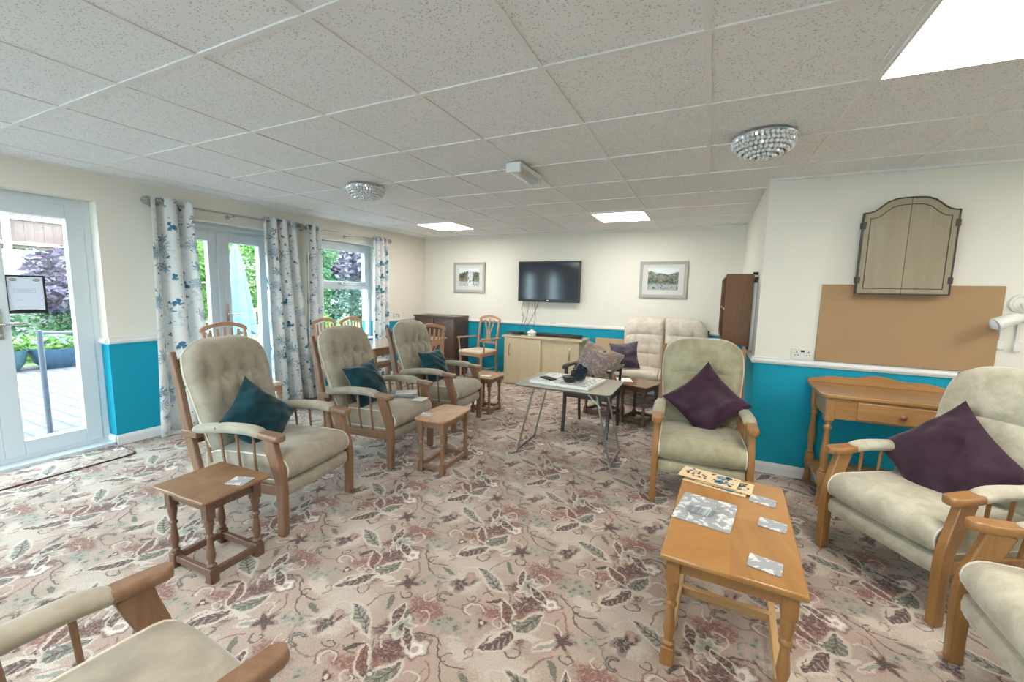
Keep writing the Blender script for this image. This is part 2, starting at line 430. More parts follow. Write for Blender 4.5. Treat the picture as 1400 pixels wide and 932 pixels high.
# ------------------------------------------------------------------ geometry helpers
def box(bm, c, s, rot=None, mi=0):
    r = bmesh.ops.create_cube(bm, size=1)
    mt = Matrix.Translation(c) @ (rot.to_4x4() if rot is not None else Matrix()) @ Matrix.Diagonal((*s, 1))
    bmesh.ops.transform(bm, matrix=mt, verts=r['verts'])
    fs = set(f for v in r['verts'] for f in v.link_faces)
    for f in fs: f.material_index = mi
    return r['verts']
def bx(bm, x0, x1, y0, y1, z0, z1, mi=0):
    return box(bm, ((x0+x1)/2, (y0+y1)/2, (z0+z1)/2), (abs(x1-x0), abs(y1-y0), abs(z1-z0)), mi=mi)
def loft(bm, rings, caps=True, closed=False, mi=0):
    vr = [[bm.verts.new(p) for p in r] for r in rings]; n = len(vr[0])
    m = len(vr)
    for i in range(m if closed else m-1):
        a, b = vr[i], vr[(i+1) % m]
        for j in range(n):
            f = bm.faces.new((a[j], a[(j+1) % n], b[(j+1) % n], b[j])); f.material_index = mi
    if caps and not closed:
        f = bm.faces.new(list(reversed(vr[0]))); f.material_index = mi
        f = bm.faces.new(vr[-1]); f.material_index = mi
def tube(bm, pts, r, seg=8, closed=False, sx=1.0, mi=0):
    pts = [Vector(p) for p in pts]; n = len(pts); rs = r if isinstance(r, (list, tuple)) else [r]*n
    prev = None; rings = []
    for i, p in enumerate(pts):
        if closed: t = pts[(i+1) % n] - pts[i-1]
        else: t = pts[min(i+1, n-1)] - pts[max(i-1, 0)]
        t.normalize()
        if prev is None:
            u = t.cross(Vector((0, 0, 1)))
            if u.length < 1e-3: u = t.cross(Vector((0, 1, 0)))
        else: u = prev - t*prev.dot(t)
        u.normalize(); prev = u; v = t.cross(u)
        rings.append([p + (u*math.cos(2*PI*k/seg)*sx + v*math.sin(2*PI*k/seg))*rs[i] for k in range(seg)])
    loft(bm, rings, True, closed, mi)
def lathe(bm, prof, seg=16, o=(0, 0, 0), sq=None, mi=0):
    ox, oy, oz = o; rings = []
    for r, z in prof:
        rings.append([(ox + r*math.cos(2*PI*k/seg), oy + r*math.sin(2*PI*k/seg), oz+z) for k in range(seg)])
    loft(bm, rings, mi=mi)
def prism(bm, poly, a0, a1, plane='xz', mi=0):
    def P(p, a):
        if plane == 'xz': return (p[0], a, p[1])
        if plane == 'yz': return (a, p[0], p[1])
        return (p[0], p[1], a)
    loft(bm, [[P(p, a0) for p in poly], [P(p, a1) for p in poly]], mi=mi)
def smooth_path(pts, n=6):
    out = []; P = [Vector(p) for p in pts]
    for i in range(len(P)-1):
        p0 = P[max(i-1, 0)]; p1 = P[i]; p2 = P[i+1]; p3 = P[min(i+2, len(P)-1)]
        for k in range(n):
            t = k/n
            out.append(.5*((2*p1) + (p2-p0)*t + (2*p0-5*p1+4*p2-p3)*t*t + (3*p1-p0-3*p2+p3)*t**3))
    out.append(P[-1]); return out
def slab(bm, line, a0, a1, plane='xz', n=5, mi=0):
    """line: (x, z, width) nodes; a curved flat bar of that width, extruded from a0 to a1"""
    L = smooth_path([(p[0], p[1], p[2]) for p in line], n); lt, rt = [], []
    for i, p in enumerate(L):
        q = L[min(i+1, len(L)-1)] - L[max(i-1, 0)]; t = Vector((q.x, q.y)).normalized(); nn = Vector((-t.y, t.x))*(p.z/2)
        lt.append((p.x+nn.x, p.y+nn.y)); rt.append((p.x-nn.x, p.y-nn.y))
    def P(p, a):
        if plane == 'xz': return (p[0], a, p[1])
        if plane == 'yz': return (a, p[0], p[1])
        return (p[0], p[1], a)
    loft(bm, [[P(a, a0), P(b, a0), P(b, a1), P(a, a1)] for a, b in zip(lt, rt)], mi=mi)
def props(o, **k):
    for a, v in k.items():
        if v is not None: o[a] = v
def obj(name, bm, mats, parent=None, bevel=0, smooth=True, angle=40, **k):
    bmesh.ops.recalc_face_normals(bm, faces=bm.faces)
    me = bpy.data.meshes.new(name); bm.to_mesh(me); bm.free()
    o = bpy.data.objects.new(name, me); COL.objects.link(o)
    for m in (mats if isinstance(mats, (list, tuple)) else [mats]): me.materials.append(M[m] if isinstance(m, str) else m)
    if smooth:
        for p in me.polygons: p.use_smooth = True
        me.set_sharp_from_angle(angle=math.radians(angle))
    if bevel:
        b = o.modifiers.new('bevel', 'BEVEL'); b.width = bevel; b.segments = 2; b.limit_method = 'ANGLE'; b.angle_limit = math.radians(50)
    if parent is not None: o.parent = parent
    props(o, **k); return o
def thing(name, label, cat, loc=(0, 0, 0), rz=0, group=None):
    o = bpy.data.objects.new(name, None); COL.objects.link(o); o.location = loc; o.rotation_euler = (0, 0, rz)
    o.empty_display_size = .1
    props(o, label=label, category=cat, group=group); return o
def tag(o, label, cat, group=None): props(o, label=label, category=cat, group=group); return o
def struct(name, bm, mats, **k): return obj(name, bm, mats, kind='structure', **k)
def copy_tree(o, loc, rz, label, group=None):
    c = o.copy(); COL.objects.link(c); c.location = loc; c.rotation_euler = (0, 0, rz); c['label'] = label
    if group: c['group'] = group
    for ch in list(o.children):
        d = ch.copy(); COL.objects.link(d); d.parent = c
        for g in list(ch.children):
            e = g.copy(); COL.objects.link(e); e.parent = d
    return c
def B(): return bmesh.new()
def R(d): return math.radians(d)

# ------------------------------------------------------------------ the room
XL, YB, YR, XR, CZ = -4.55, 6.03, 3.78, .36, 2.275
YF, XE = -2.4, 3.4
b = B(); bx(b, XL-.3, XE, YF, YB, -.05, 0); struct('floor', b, 'carpet', smooth=False)
b = B(); bx(b, XL-.15, XE+.2, YF-.2, YB+.2, CZ+.012, CZ+.10, 0)
i = -8
for i in range(-8, 7):
    x = -.066+.6*i
    if XL < x < XE: bx(b, x-.012, x+.012, YF, YB, CZ+.007, CZ+.014, 1)
for j in range(-7, 8):
    y = 1.638+.6*j
    if YF < y < YB: bx(b, XL, XE, y-.012, y+.012, CZ+.006, CZ+.013, 1)
for (x0, x1, y0, y1) in ((XL, XL+.02, YF, YB), (XL, XR, YB-.02, YB), (XR, XE, YR-.02, YR)): bx(b, x0, x1, y0, y1, CZ-.002, CZ+.012, 1)
ceiling = struct('ceiling', b, ['tile', 'tbar'], smooth=False)
# left wall with openings: door (y .25..1.69), french window (2.12..3.28), window (3.72..4.84)
D0, D1, DT = .22, 1.69, 2.055
W20, W21 = 2.10, 3.26
W30, W31, W3B = 3.70, 4.84, .66
WT = 2.03
b = B(); x0, x1 = XL-.3, XL
for y0, y1, z0, z1 in ((YF, -1.9, 0, 2.4), (-1.9, -.6, WT, 2.4), (-1.9, -.6, 0, W3B), (-.6, D0, 0, 2.4), (D0, D1, DT, 2.4), (D1, W20, 0, 2.4), (W20, W21, WT, 2.4), (W21, W30, 0, 2.4), (W30, W31, WT, 2.4), (W30, W31, 0, W3B), (W31, YB+.2, 0, 2.4)):  # the gap behind the viewer is unseen, added to let daylight in
    bx(b, x0, x1, y0, y1, z0, z1)
struct('wall_left', b, 'wall', smooth=False)
b = B(); bx(b, XL, XR+.15, YB, YB+.2, 0, 2.4); struct('wall_back', b, 'wall', smooth=False)
b = B(); bx(b, XR, XR+.15, YR, YB, 0, 2.4); bx(b, XR+.15, XE+.2, YR, YR+.15, 0, 2.4); struct('wall_right', b, 'wall', smooth=False)
b = B(); bx(b, XE, XE+.2, YF, YR, 0, 2.4); struct('wall_side', b, 'wall', smooth=False)
b = B(); bx(b, XL-.3, -3.6, YF-.2, YF, 0, 2.4); bx(b, -1.3, XE+.2, YF-.2, YF, 0, 2.4); bx(b, -3.6, -1.3, YF-.2, YF, 2.1, 2.4); bx(b, -3.6, -1.3, YF-.2, YF, 0, .25); struct('wall_front', b, 'wall', smooth=False)  # its opening is unseen, cut for the added fill light window
RAIL = [(0, .885), (.012, .885), (.016, .893), (.024, .90), (.026, .912), (.018, .922), (.020, .932), (0, .935)]
SKT = [(0, 0), (.016, 0), (.016, .062), (.010, .078), (.006, .088), (0, .088)]
def run(name, prof, segs):
    b = B()
    for (xa, ya, xb, yb) in segs:          # profile projects to the right-hand side of travel
        d = Vector((xb-xa, yb-ya, 0)); L = d.length; d.normalize(); nrm = Vector((d.y, -d.x, 0))
        rings = []
        for t in (0, L):
            o = Vector((xa, ya, 0)) + d*t
            rings.append([o + nrm*p[0] + Vector((0, 0, p[1])) for p in prof])
        loft(b, rings)
    return struct(name, b, 'white', smooth=False)
run('trim_1', RAIL, [(XL-.16, D1, XL, D1), (XL, D1-.0, XL, W20)])
run('trim_2', RAIL, [(XL, W21, XL, W30)]); run('trim_3', RAIL, [(XL, W31, XL, YB)])
run('trim_4', RAIL, [(XL, YB, XR, YB)])
run('trim_5', RAIL, [(XR, YB, XR, YR-.02), (XR-.02, YR, XE, YR)])
run('baseboard_left', SKT, [(XL-.16, D1, XL, D1), (XL, D1, XL, W20), (XL, W21, XL, YB)])
run('baseboard_back', SKT, [(XL, YB, XR, YB)]); run('baseboard_right', SKT, [(XR, YB, XR, YR-.016), (XR-.016, YR, XE, YR)])

# ------------------------------------------------------------------ doors and windows
XP = XL-.15     # plane of the frames
def frame_rect(b, y0, y1, z0, z1, w_, x0, x1, wb=None):
    wb = wb or w_
    bx(b, x0, x1, y0, y0+w_, z0, z1); bx(b, x0, x1, y1-w_, y1, z0, z1)
    bx(b, x0, x1, y0+w_, y1-w_, z1-w_, z1); bx(b, x0, x1, y0+w_, y1-w_, z0, z0+wb)
def pane(parent, y0, y1, z0, z1):
    b = B(); bx(b, XP-.006, XP+.006, y0, y1, z0, z1); return obj('glass', b, 'glass', parent, smooth=False)
def sash(parent, y0, y1, z0, z1, w_=.075, wb=None, name='sash'):
    b = B(); wb = wb or w_
    frame_rect(b, y0, y1, z0, z1, w_, XP-.035, XP+.035, wb)
    frame_rect(b, y0+w_-.012, y1-w_+.012, z0+wb-.012, z1-w_+.012, .014, XP-.022, XP+.022)
    s = obj(name, b, 'upvc', parent, .004, smooth=False)
    pane(s, y0+w_-.01, y1-w_+.01, z0+wb-.01, z1-w_+.01); return s
def lever(parent, y, z, s=1, d=-1):
    b = B(); bx(b, XP+.035, XP+.047, y-.014, y+.014, z-.11, z+.11); tube(b, [(XP+.04, y, z), (XP+.075, y, z), (XP+.08, y+d*.02, z), (XP+.08, y+d*.13, z)], .008, 8)
    box(b, (XP+.050, y, z-.085), (.012, .012, .022))
    return obj('door_handle', b, 'chrome', parent, .002)
def root(name): 
    o = bpy.data.objects.new(name, None); COL.objects.link(o); o['kind'] = 'structure'; return o
d1 = root('door_1')
b = B(); frame_rect(b, D0, D1, .02, DT, .055, XP-.04, XP+.03, .05); bx(b, XP+.03, XP+.15, D0, D1, 0.0, .035); obj('door_frame', b, 'upvc', d1, .004, smooth=False)
sash(d1, 1.085, D1-.045, .065, DT-.05, .105, .115); sash(d1, D0+.05, 1.085, .065, DT-.05, .105, .115)
lever(d1, 1.135, 1.08, d=1)
d2 = root('door_2')
b = B(); frame_rect(b, W20, W21, .02, WT, .055, XP-.04, XP+.03, .05); bx(b, XP-.03, XP+.02, W20+.05, W21-.05, WT-.10, WT-.05)
bx(b, XP+.02, XP+.035, 2.3, 3.1, WT-.045, WT-.02); obj('door_frame', b, 'upvc', d2, .004, smooth=False)
sash(d2, W20+.05, 2.675, .065, WT-.08, .10, .115); sash(d2, 2.685, W21-.05, .065, WT-.08, .10, .115)
b = B(); bx(b, XP+.03, XP+.05, 2.655, 2.705, .07, WT-.09); obj('meeting_bead', b, 'upvc', d2, .004, smooth=False)
lever(d2, 2.735, 1.09, d=1)
w3 = root('window_1')
b = B(); frame_rect(b, W30, W31, W3B, WT, .06, XP-.04, XP+.03); bx(b, XP-.04, XP+.03, W30+.06, W31-.06, 1.385, 1.435)
bx(b, XP+.03, XP+.045, 3.95, 4.6, WT-.04, WT-.018); obj('window_frame', b, 'upvc', w3, .004, smooth=False)
pane(w3, W30+.055, W31-.055, W3B+.055, 1.39)
sash(w3, W30+.06, W31-.06, 1.435, WT-.06, .055)
b = B(); bx(b, XP+.03, XL+.03, W30-.0, W31, W3B-.001, W3B+.018); obj('window_sill', b, 'white', w3, .004, smooth=False)
w4 = root('added_window_left')  # unseen window behind the viewer, added to bring more daylight to the ceiling
b = B(); frame_rect(b, -1.9, -.6, W3B, WT, .06, XP-.04, XP+.03); obj('window_frame', b, 'upvc', w4, .004, smooth=False); pane(w4, -1.85, -.65, W3B+.055, WT-.055)
w5 = root('added_window_front')  # unseen wide glazing, added as fill light from behind the viewer
b = B(); bx(b, -3.6, -1.3, YF-.13, YF-.07, .25, .31); bx(b, -3.6, -1.3, YF-.13, YF-.07, 2.04, 2.1)
for xx in (-3.6, -2.45, -1.36): bx(b, xx, xx+.06, YF-.13, YF-.07, .31, 2.04)
obj('window_frame', b, 'upvc', w5, .004, smooth=False); b = B(); bx(b, -3.55, -1.35, YF-.105, YF-.095, .3, 2.05); obj('glass', b, 'glass', w5, smooth=False)
b = B(); bx(b, XP+.035, XP+.045, 4.22, 4.32, 1.45, 1.475); tube(b, [(XP+.045, 4.27, 1.46), (XP+.06, 4.27, 1.46), (XP+.062, 4.33, 1.452)], .007); obj('window_handle', b, 'chrome', w3)

Np = NT('backlit_paper'); Np.base((.72, .78, .88), .7); _t = Np.new('ShaderNodeBsdfTranslucent'); _t.inputs[0].default_value = (.72, .78, .9, 1); _m = Np.new('ShaderNodeMixShader'); _m.inputs[0].default_value = .10
Np.nt.links.new(Np.b.outputs[0], _m.inputs[1]); Np.nt.links.new(_t.outputs[0], _m.inputs[2]); Np.nt.links.new(_m.outputs[0], Np.nt.nodes['Material Output'].inputs[0]); paper_mat = Np.mat
# framed notice on the garden door
nt_ = thing('framed_notice', 'black framed white paper notice stuck on the glazed garden door', 'notice', (XP+.012, 1.29, 1.155), 0)
b = B()
for a in ((-.105, .105, 0, .012), (-.105, .105, .275, .287), (-.105, -.093, .012, .275), (.093, .105, .012, .275)): bx(b, .0, .010, a[0], a[1], a[2], a[3])
prism(b, [(-.093, .012), (.093, .012), (.093, .022), (.04, .03), (-.04, .03), (-.093, .022)], .001, .008, 'yz')
obj('frame', b, 'black', nt_, .001, smooth=False)
b = B(); bx(b, .0005, .004, -.094, .094, .011, .276); obj('paper', b, paper_mat, nt_, smooth=False)
for yy in (-.06, .06):
    b = B(); prism(b, [(yy+.019*math.cos(k*PI/8), .252+.0105*math.sin(k*PI/8)) for k in range(16)], .0041, .0055, 'yz')
    lg = obj('oval_logo', b, plain('grey_green_ink', (.16, .20, .19), .6), nt_, smooth=False)
    b = B(); bx(b, .0055, .0060, yy-.013, yy+.013, .2505, .2545); obj('logo_band', b, 'paper', lg, smooth=False)
b = B()
frame_rect(b, -.062, .050, .158, .190, .0016, .0041, .0052); obj('printed_box', b, plain('grey_ink', (.34, .37, .46), .6), nt_, smooth=False); b = B()
for k in range(9): bx(b, .0041, .0052, -.055+.011*k, -.047+.011*k, .176, .180)
for k in range(7): bx(b, .0041, .0052, -.045+.011*k, -.037+.011*k, .166, .170)
for k in range(4): bx(b, .0041, .0052, -.055+.01*k, -.048+.01*k, .100, .103)
obj('printed_lines', b, plain('grey_ink', (.34, .37, .46), .6), nt_, smooth=False)

# ------------------------------------------------------------------ curtains and poles
def curtain(label, yt0, yt1, yb0, yb1, waves, amp, seed, zt=2.155, zb=.03, xo=-4.435):
    b = B(); n, m = waves*14, 16; rng = random.Random(seed)
    ph = [rng.uniform(-.5, .5) for _ in range(waves+2)]
    uvl = b.loops.layers.uv.new('UVMap'); G = []
    for j in range(m+1):
        t = j/m; z = zt + (zb-zt)*t; row = []; a, c = yt0+(yb0-yt0)*t**1.2, yt1+(yb1-yt1)*t**1.2
        L = 0; prev = None
        for i in range(n+1):
            s = i/n; w_ = int(min(s*waves, waves-.001)); 
            y = a+(c-a)*(s + .10/waves*math.sin(2*PI*s*waves+ph[w_]*t)); 
            x = xo + amp*(1+.25*t)*math.cos(2*PI*s*waves + ph[0]*t*1.5) + .012*t*math.sin(9*s+seed) 
            p = Vector((x, y, z)); row.append(p)
        G.append(row)
    us = [0]
    for i in range(n): us.append(us[-1] + (G[m//3][i+1]-G[m//3][i]).length)
    V = [[b.verts.new(p) for p in r] for r in G]
    for j in range(m):
        for i in range(n):
            f = b.faces.new((V[j][i], V[j][i+1], V[j+1][i+1], V[j+1][i]))
            for l, (ii, jj) in zip(f.loops, ((i, j), (i+1, j), (i+1, j+1), (i, j+1))): l[uvl].uv = (us[ii]+seed*.37, G[jj][0].z)
    root_ = thing('curtain', label, 'curtain', (0, 0, 0), 0, 'botanical print curtains along the window wall')
    o = obj('curtain_cloth', b, 'curtain', root_); s_ = o.modifiers.new('solid', 'SOLIDIFY'); s_.thickness = .003
    for k in range(waves*2):
        s = (k+.5)/(waves*2); y = yt0+(yt1-yt0)*s; bb = B()
        nrm = Vector((math.sin(2*PI*s*waves)*-.6, 1, 0)).normalized()
        u_ = Vector((nrm.y, -nrm.x, 0)); v_ = Vector((0, 0, 1)); c_ = Vector((xo, y, 2.112))
        tube(bb, [c_+(u_*math.cos(2*PI*q/16)+v_*math.sin(2*PI*q/16))*.024 for q in range(16)], .0045, 6, True)
        obj('eyelet', bb, 'steel', root_)
    return root_
curtain('white curtain with teal leaf print, nearest the glazed garden door', 1.985, 2.31, 1.93, 2.40, 2, .06, 1)
curtain('leaf print curtain hanging on the right of the french doors', 3.00, 3.37, 3.03, 3.56, 3, .058, 2)
curtain('narrow leaf print curtain on the left side of the far window', 3.54, 3.75, 3.48, 3.73, 2, .04, 3)
curtain('leaf print curtain nearest the back corner of the room', 4.66, 4.93, 4.60, 4.93, 3, .035, 4)
def pole(label, y0, y1):
    t = thing('curtain_pole', label, 'curtain pole', (0, 0, 0), 0)
    b = B(); tube(b, [(-4.435, y0, 2.112), (-4.435, y1, 2.112)], .0095, 12); obj('rod', b, 'steel', t)
    for y, s in ((y0, -1), (y1, 1)):
        b = B()
        for k in range(5):
            a = k*PI/5; d = Vector((math.cos(a), 0, math.sin(a)))
            tube(b, [Vector((-4.435, y+s*.045, 2.112)) + d*(.034*math.cos(q*PI/8)) + Vector((0, .040*math.sin(q*PI/8), 0)) for q in range(16)], .0035, 6, True)
        tube(b, [(-4.435, y-s*.01, 2.112), (-4.435, y+s*.008, 2.112)], .015, 12)
        obj('finial', b, 'steel', t)
    for y in (y0+.035, (y0+y1)/2, y1-.035):
        b = B(); tube(b, [(XL+.002, y, 2.095), (XL+.012, y, 2.095)], .022, 12); tube(b, [(XL+.005, y, 2.095), (-4.435, y, 2.095)], .006); tube(b, [(-4.435, y-.008, 2.108), (-4.435, y+.008, 2.108)], .014, 12)
        obj('bracket', b, 'steel', t)
pole('steel curtain pole with wire ball ends above the french doors', 2.03, 3.40)
pole('shorter steel curtain pole above the far window', 3.53, 4.95)

# ------------------------------------------------------------------ ceiling fittings
def light_panel(ix, jy, label):
    x0, y0 = -.066+.6*ix, 1.638+.6*jy
    t = thing('ceiling_light_panel', label, 'ceiling light', (x0+.3, y0+.3, CZ), 0, None)
    b = B()
    for a in ((-.288, .288, -.288, -.276), (-.288, .288, .276, .288), (-.288, -.276, -.276, .276), (.276, .288, -.276, .276)): bx(b, *a, -.004, .011)
    obj('frame', b, 'tbar', t, smooth=False)
    b = B(); bx(b, -.277, .277, -.277, .277, -.002, .010); obj('diffuser', b, 'panel', t, smooth=False)
    return t
light_panel(1, 0, 'very large bright square light panel at the top right of the view')
light_panel(-6, 5, 'far square ceiling light panel near the corner with the far window')
light_panel(-2, 5, 'far square ceiling light panel nearest the wall bookcase')
for ix, jy, lb in ((-2, -3, 'added unseen light panel in the ceiling behind the viewer, middle'), (-6, -3, 'added unseen light panel in the ceiling behind the viewer, window side'), (3, -3, 'added unseen light panel in the ceiling behind the viewer, far right'), (4, 1, 'added unseen light panel in the ceiling beyond the right edge')):  # unseen panels added to brighten the room from outside the view
    light_panel(ix, jy, lb)
def dome(x, y, label):
    t = thing('crystal_ceiling_light', label, 'ceiling light', (x, y, CZ-.001))
    b = B(); lathe(b, [(.001, 0), (.158, 0), (.160, -.006), (.156, -.014), (.001, -.014)], 32); obj('base_ring', b, 'chrome', t)
    b = B()
    for row in range(7):
        ph = row/6.5*PI/2; r = .150*math.cos(ph)+.002; z = -.020 - .085*math.sin(ph); n = max(1, int(2*PI*r/.0235))
        for k in range(n):
            a = 2*PI*(k+.5*(row % 2))/n
            v = bmesh.ops.create_icosphere(b, subdivisions=1, radius=.0135)['verts']
            bmesh.ops.transform(b, matrix=Matrix.Translation((r*math.cos(a), r*math.sin(a), z)) @ Matrix.Rotation(a*3+row, 4, 'Z') @ Matrix.Rotation(.5*row, 4, 'X'), verts=v)
    obj('crystal_shade', b, 'crystal', t, smooth=False)
    b = B(); lathe(b, [(.001, -.004), (.136, -.012), (.125, -.045), (.08, -.08), (.02, -.093), (.001, -.094)], 24); obj('inner_bowl', b, plain('frosted_bowl', (.5, .5, .5), .4, .1), t)
dome(-2.765, 2.83, 'unlit crystal bead dome light on the window side of the ceiling')
dome(.215, 2.76, 'unlit crystal bead dome light above the wall corner on the right')
t = thing('emergency_light', 'white oblong emergency light fixed to the middle of the ceiling', 'emergency light', (-1.262, 2.84, CZ-.002))
b = B(); prism(b, [(-.055, 0), (.055, 0), (.05, -.03), (-.05, -.03)], -.19, .19, 'xz'); obj('housing', b, 'white', t, .004)
b = B(); prism(b, [(-.050, -.03), (.050, -.03), (.040, -.062), (.0, -.070), (-.040, -.062)], -.165, .165, 'xz'); obj('lens', b, plain('clear_prism_cover', (.52, .53, .50), .15), t, .004)
b = B(); bx(b, -.054, .054, -.196, -.166, -.066, -.005); obj('end_cap', b, 'white', t, .004)
b = B(); bx(b, -.054, .054, .166, .196, -.066, -.005); obj('end_cap', b, 'white', t, .004)

# ------------------------------------------------------------------ upholstered chairs
def back_cushion(b, H, W0, W1, T, mode, round_=.10, n=34, m=30, y0=0, outer=0):
    """front face towards +x, height along z, centred on y0; W0/W1 half widths at foot/top"""
    F, K = [], []
    for j in range(m+1):
        tv = j/m; rf, rk = [], []
        for i in range(n+1):
            s = -1 + 2*i/n
            W = W0 + (W1-W0)*min(1, tv*1.4); W *= (1 - .07*max(0, (tv-.74)/.26)**2.6)
            rs = 0 if outer*s < 0 else 1
            if outer and not rs: W = W0
            z = tv*(H - round_*rs*abs(s)**4.0); y = W*s
            e = max(0, 1-abs(s)**7)**.45 * max(0, 1-abs(2*tv-1)**11)**.45
            d = T*.5*e
            c = 0
            if mode == 'tuft':
                for (bs, bt) in ((-.62, .66), (-.21, .66), (.21, .66), (.62, .66), (-.42, .42), (0, .42), (.42, .42)):
                    q = ((s-bs)/.13)**2 + ((tv-bt)/.055)**2; c += .040*math.exp(-q)
                for gs in (-.42, 0, .42):
                    c += .020*math.exp(-((s-gs)/.05)**2)*math.exp(-((tv-.54)/.13)**4)
                for gs in (-.62, -.21, .21, .62): c += .018*math.exp(-((s-gs)/.06)**2)*math.exp(-((tv-.72)/.09)**2)
                d += .016*math.exp(-((tv-.86)/.10)**2)*(1-s*s) + .02*math.exp(-((tv-.15)/.15)**2)*(1-s*s)
            elif mode == 'soft':
                for (bs, bt) in ((-.35, .60), (.35, .60)):
                    q = ((s-bs)/.12)**2 + ((tv-bt)/.04)**2; c += .022*math.exp(-q)
                c += .012*math.exp(-((tv-.60)/.018)**2)*max(0, 1-abs(s)**4)
                d += .018*math.exp(-((tv-.80)/.16)**2)*(1-s*s) + .02*math.exp(-((tv-.2)/.18)**2)*(1-s*s)
            elif mode == 'grid':
                for gt in (.30, .48, .66): c += .016*math.exp(-((tv-gt)/.022)**2)*max(0, 1-abs(s)**6)
                for gs in (-.34, .34): c += .014*math.exp(-((s-gs)/.055)**2)*(1 if tv < .70 else math.exp(-((tv-.70)/.05)**2))
                d += .022*math.exp(-((tv-.84)/.12)**2)
            d += .004*noise.noise(Vector((s*3+y0*5, tv*4, H)))
            rf.append(Vector((T*.5 + d - c, y0+y, z))); rk.append(Vector((T*.5 - T*.35*e, y0+y, z)))
        F.append(rf); K.append(rk)
    VF = [[b.verts.new(p) for p in r] for r in F]; VK = [[b.verts.new(p) for p in r] for r in K]
    for j in range(m):
        for i in range(n):
            b.faces.new((VF[j][i], VF[j][i+1], VF[j+1][i+1], VF[j+1][i])); b.faces.new((VK[j][i], VK[j+1][i], VK[j+1][i+1], VK[j][i+1]))
    edge = []
    for i in range(n): b.faces.new((VF[0][i], VK[0][i], VK[0][i+1], VF[0][i+1])); b.faces.new((VF[m][i], VF[m][i+1], VK[m][i+1], VK[m][i]))
    for j in range(m): b.faces.new((VF[j][0], VF[j+1][0], VK[j+1][0], VK[j][0])); b.faces.new((VF[j][n], VK[j][n], VK[j+1][n], VF[j+1][n]))
    out = [F[j][0] + Vector((.006, 0, 0)) for j in range(2, m)] + [F[m][i] + Vector((.006, 0, 0)) for i in range(0, n+1)] + [F[j][n] + Vector((.006, 0, 0)) for j in range(m-1, 1, -1)]
    return out
def seat_prof(x0, x1, zb, zt, drop=.03):
    """closed side profile of a seat cushion with a rolled front at x1"""
    r = (zt-zb)/2; P = []
    for k in range(9): a = -PI/2 + PI*k/8; P.append((x1-r+r*math.cos(a)*1.05, (zb+zt)/2+r*math.sin(a)))
    for k in range(1, 6): f = k/6; P.append((x1-r+(x0-x1+r)*f, zt-drop*f+.012*math.sin(PI*f)))
    P.append((x0, zt-drop-.02)); P.append((x0, zb+.01-drop*.5))
    for k in range(1, 5): f = 1-k/5; P.append((x1-r+(x0-x1+r)*f, zb-drop*.5*f))
    return P
def seat_cushion(b, W, x0, x1, zb, zt, y0=0, drop=.03):
    P = seat_prof(x0, x1, zb, zt, drop); zc = (zb+zt)/2; xc = (x0+x1)/2; rings = []
    for k in range(17):
        s = -1+2*k/16; e = 1-.035*abs(s)**8; cr = .018*(1-s*s)
        rings.append([(xc+(p[0]-xc)*e, y0+W*s*(1 if abs(s) < .99 else 1), zc+(p[1]-zc)*e + (cr if p[1] > zc else -cr*.2)) for p in P])
    loft(b, rings); return [rings[0], rings[-1]]
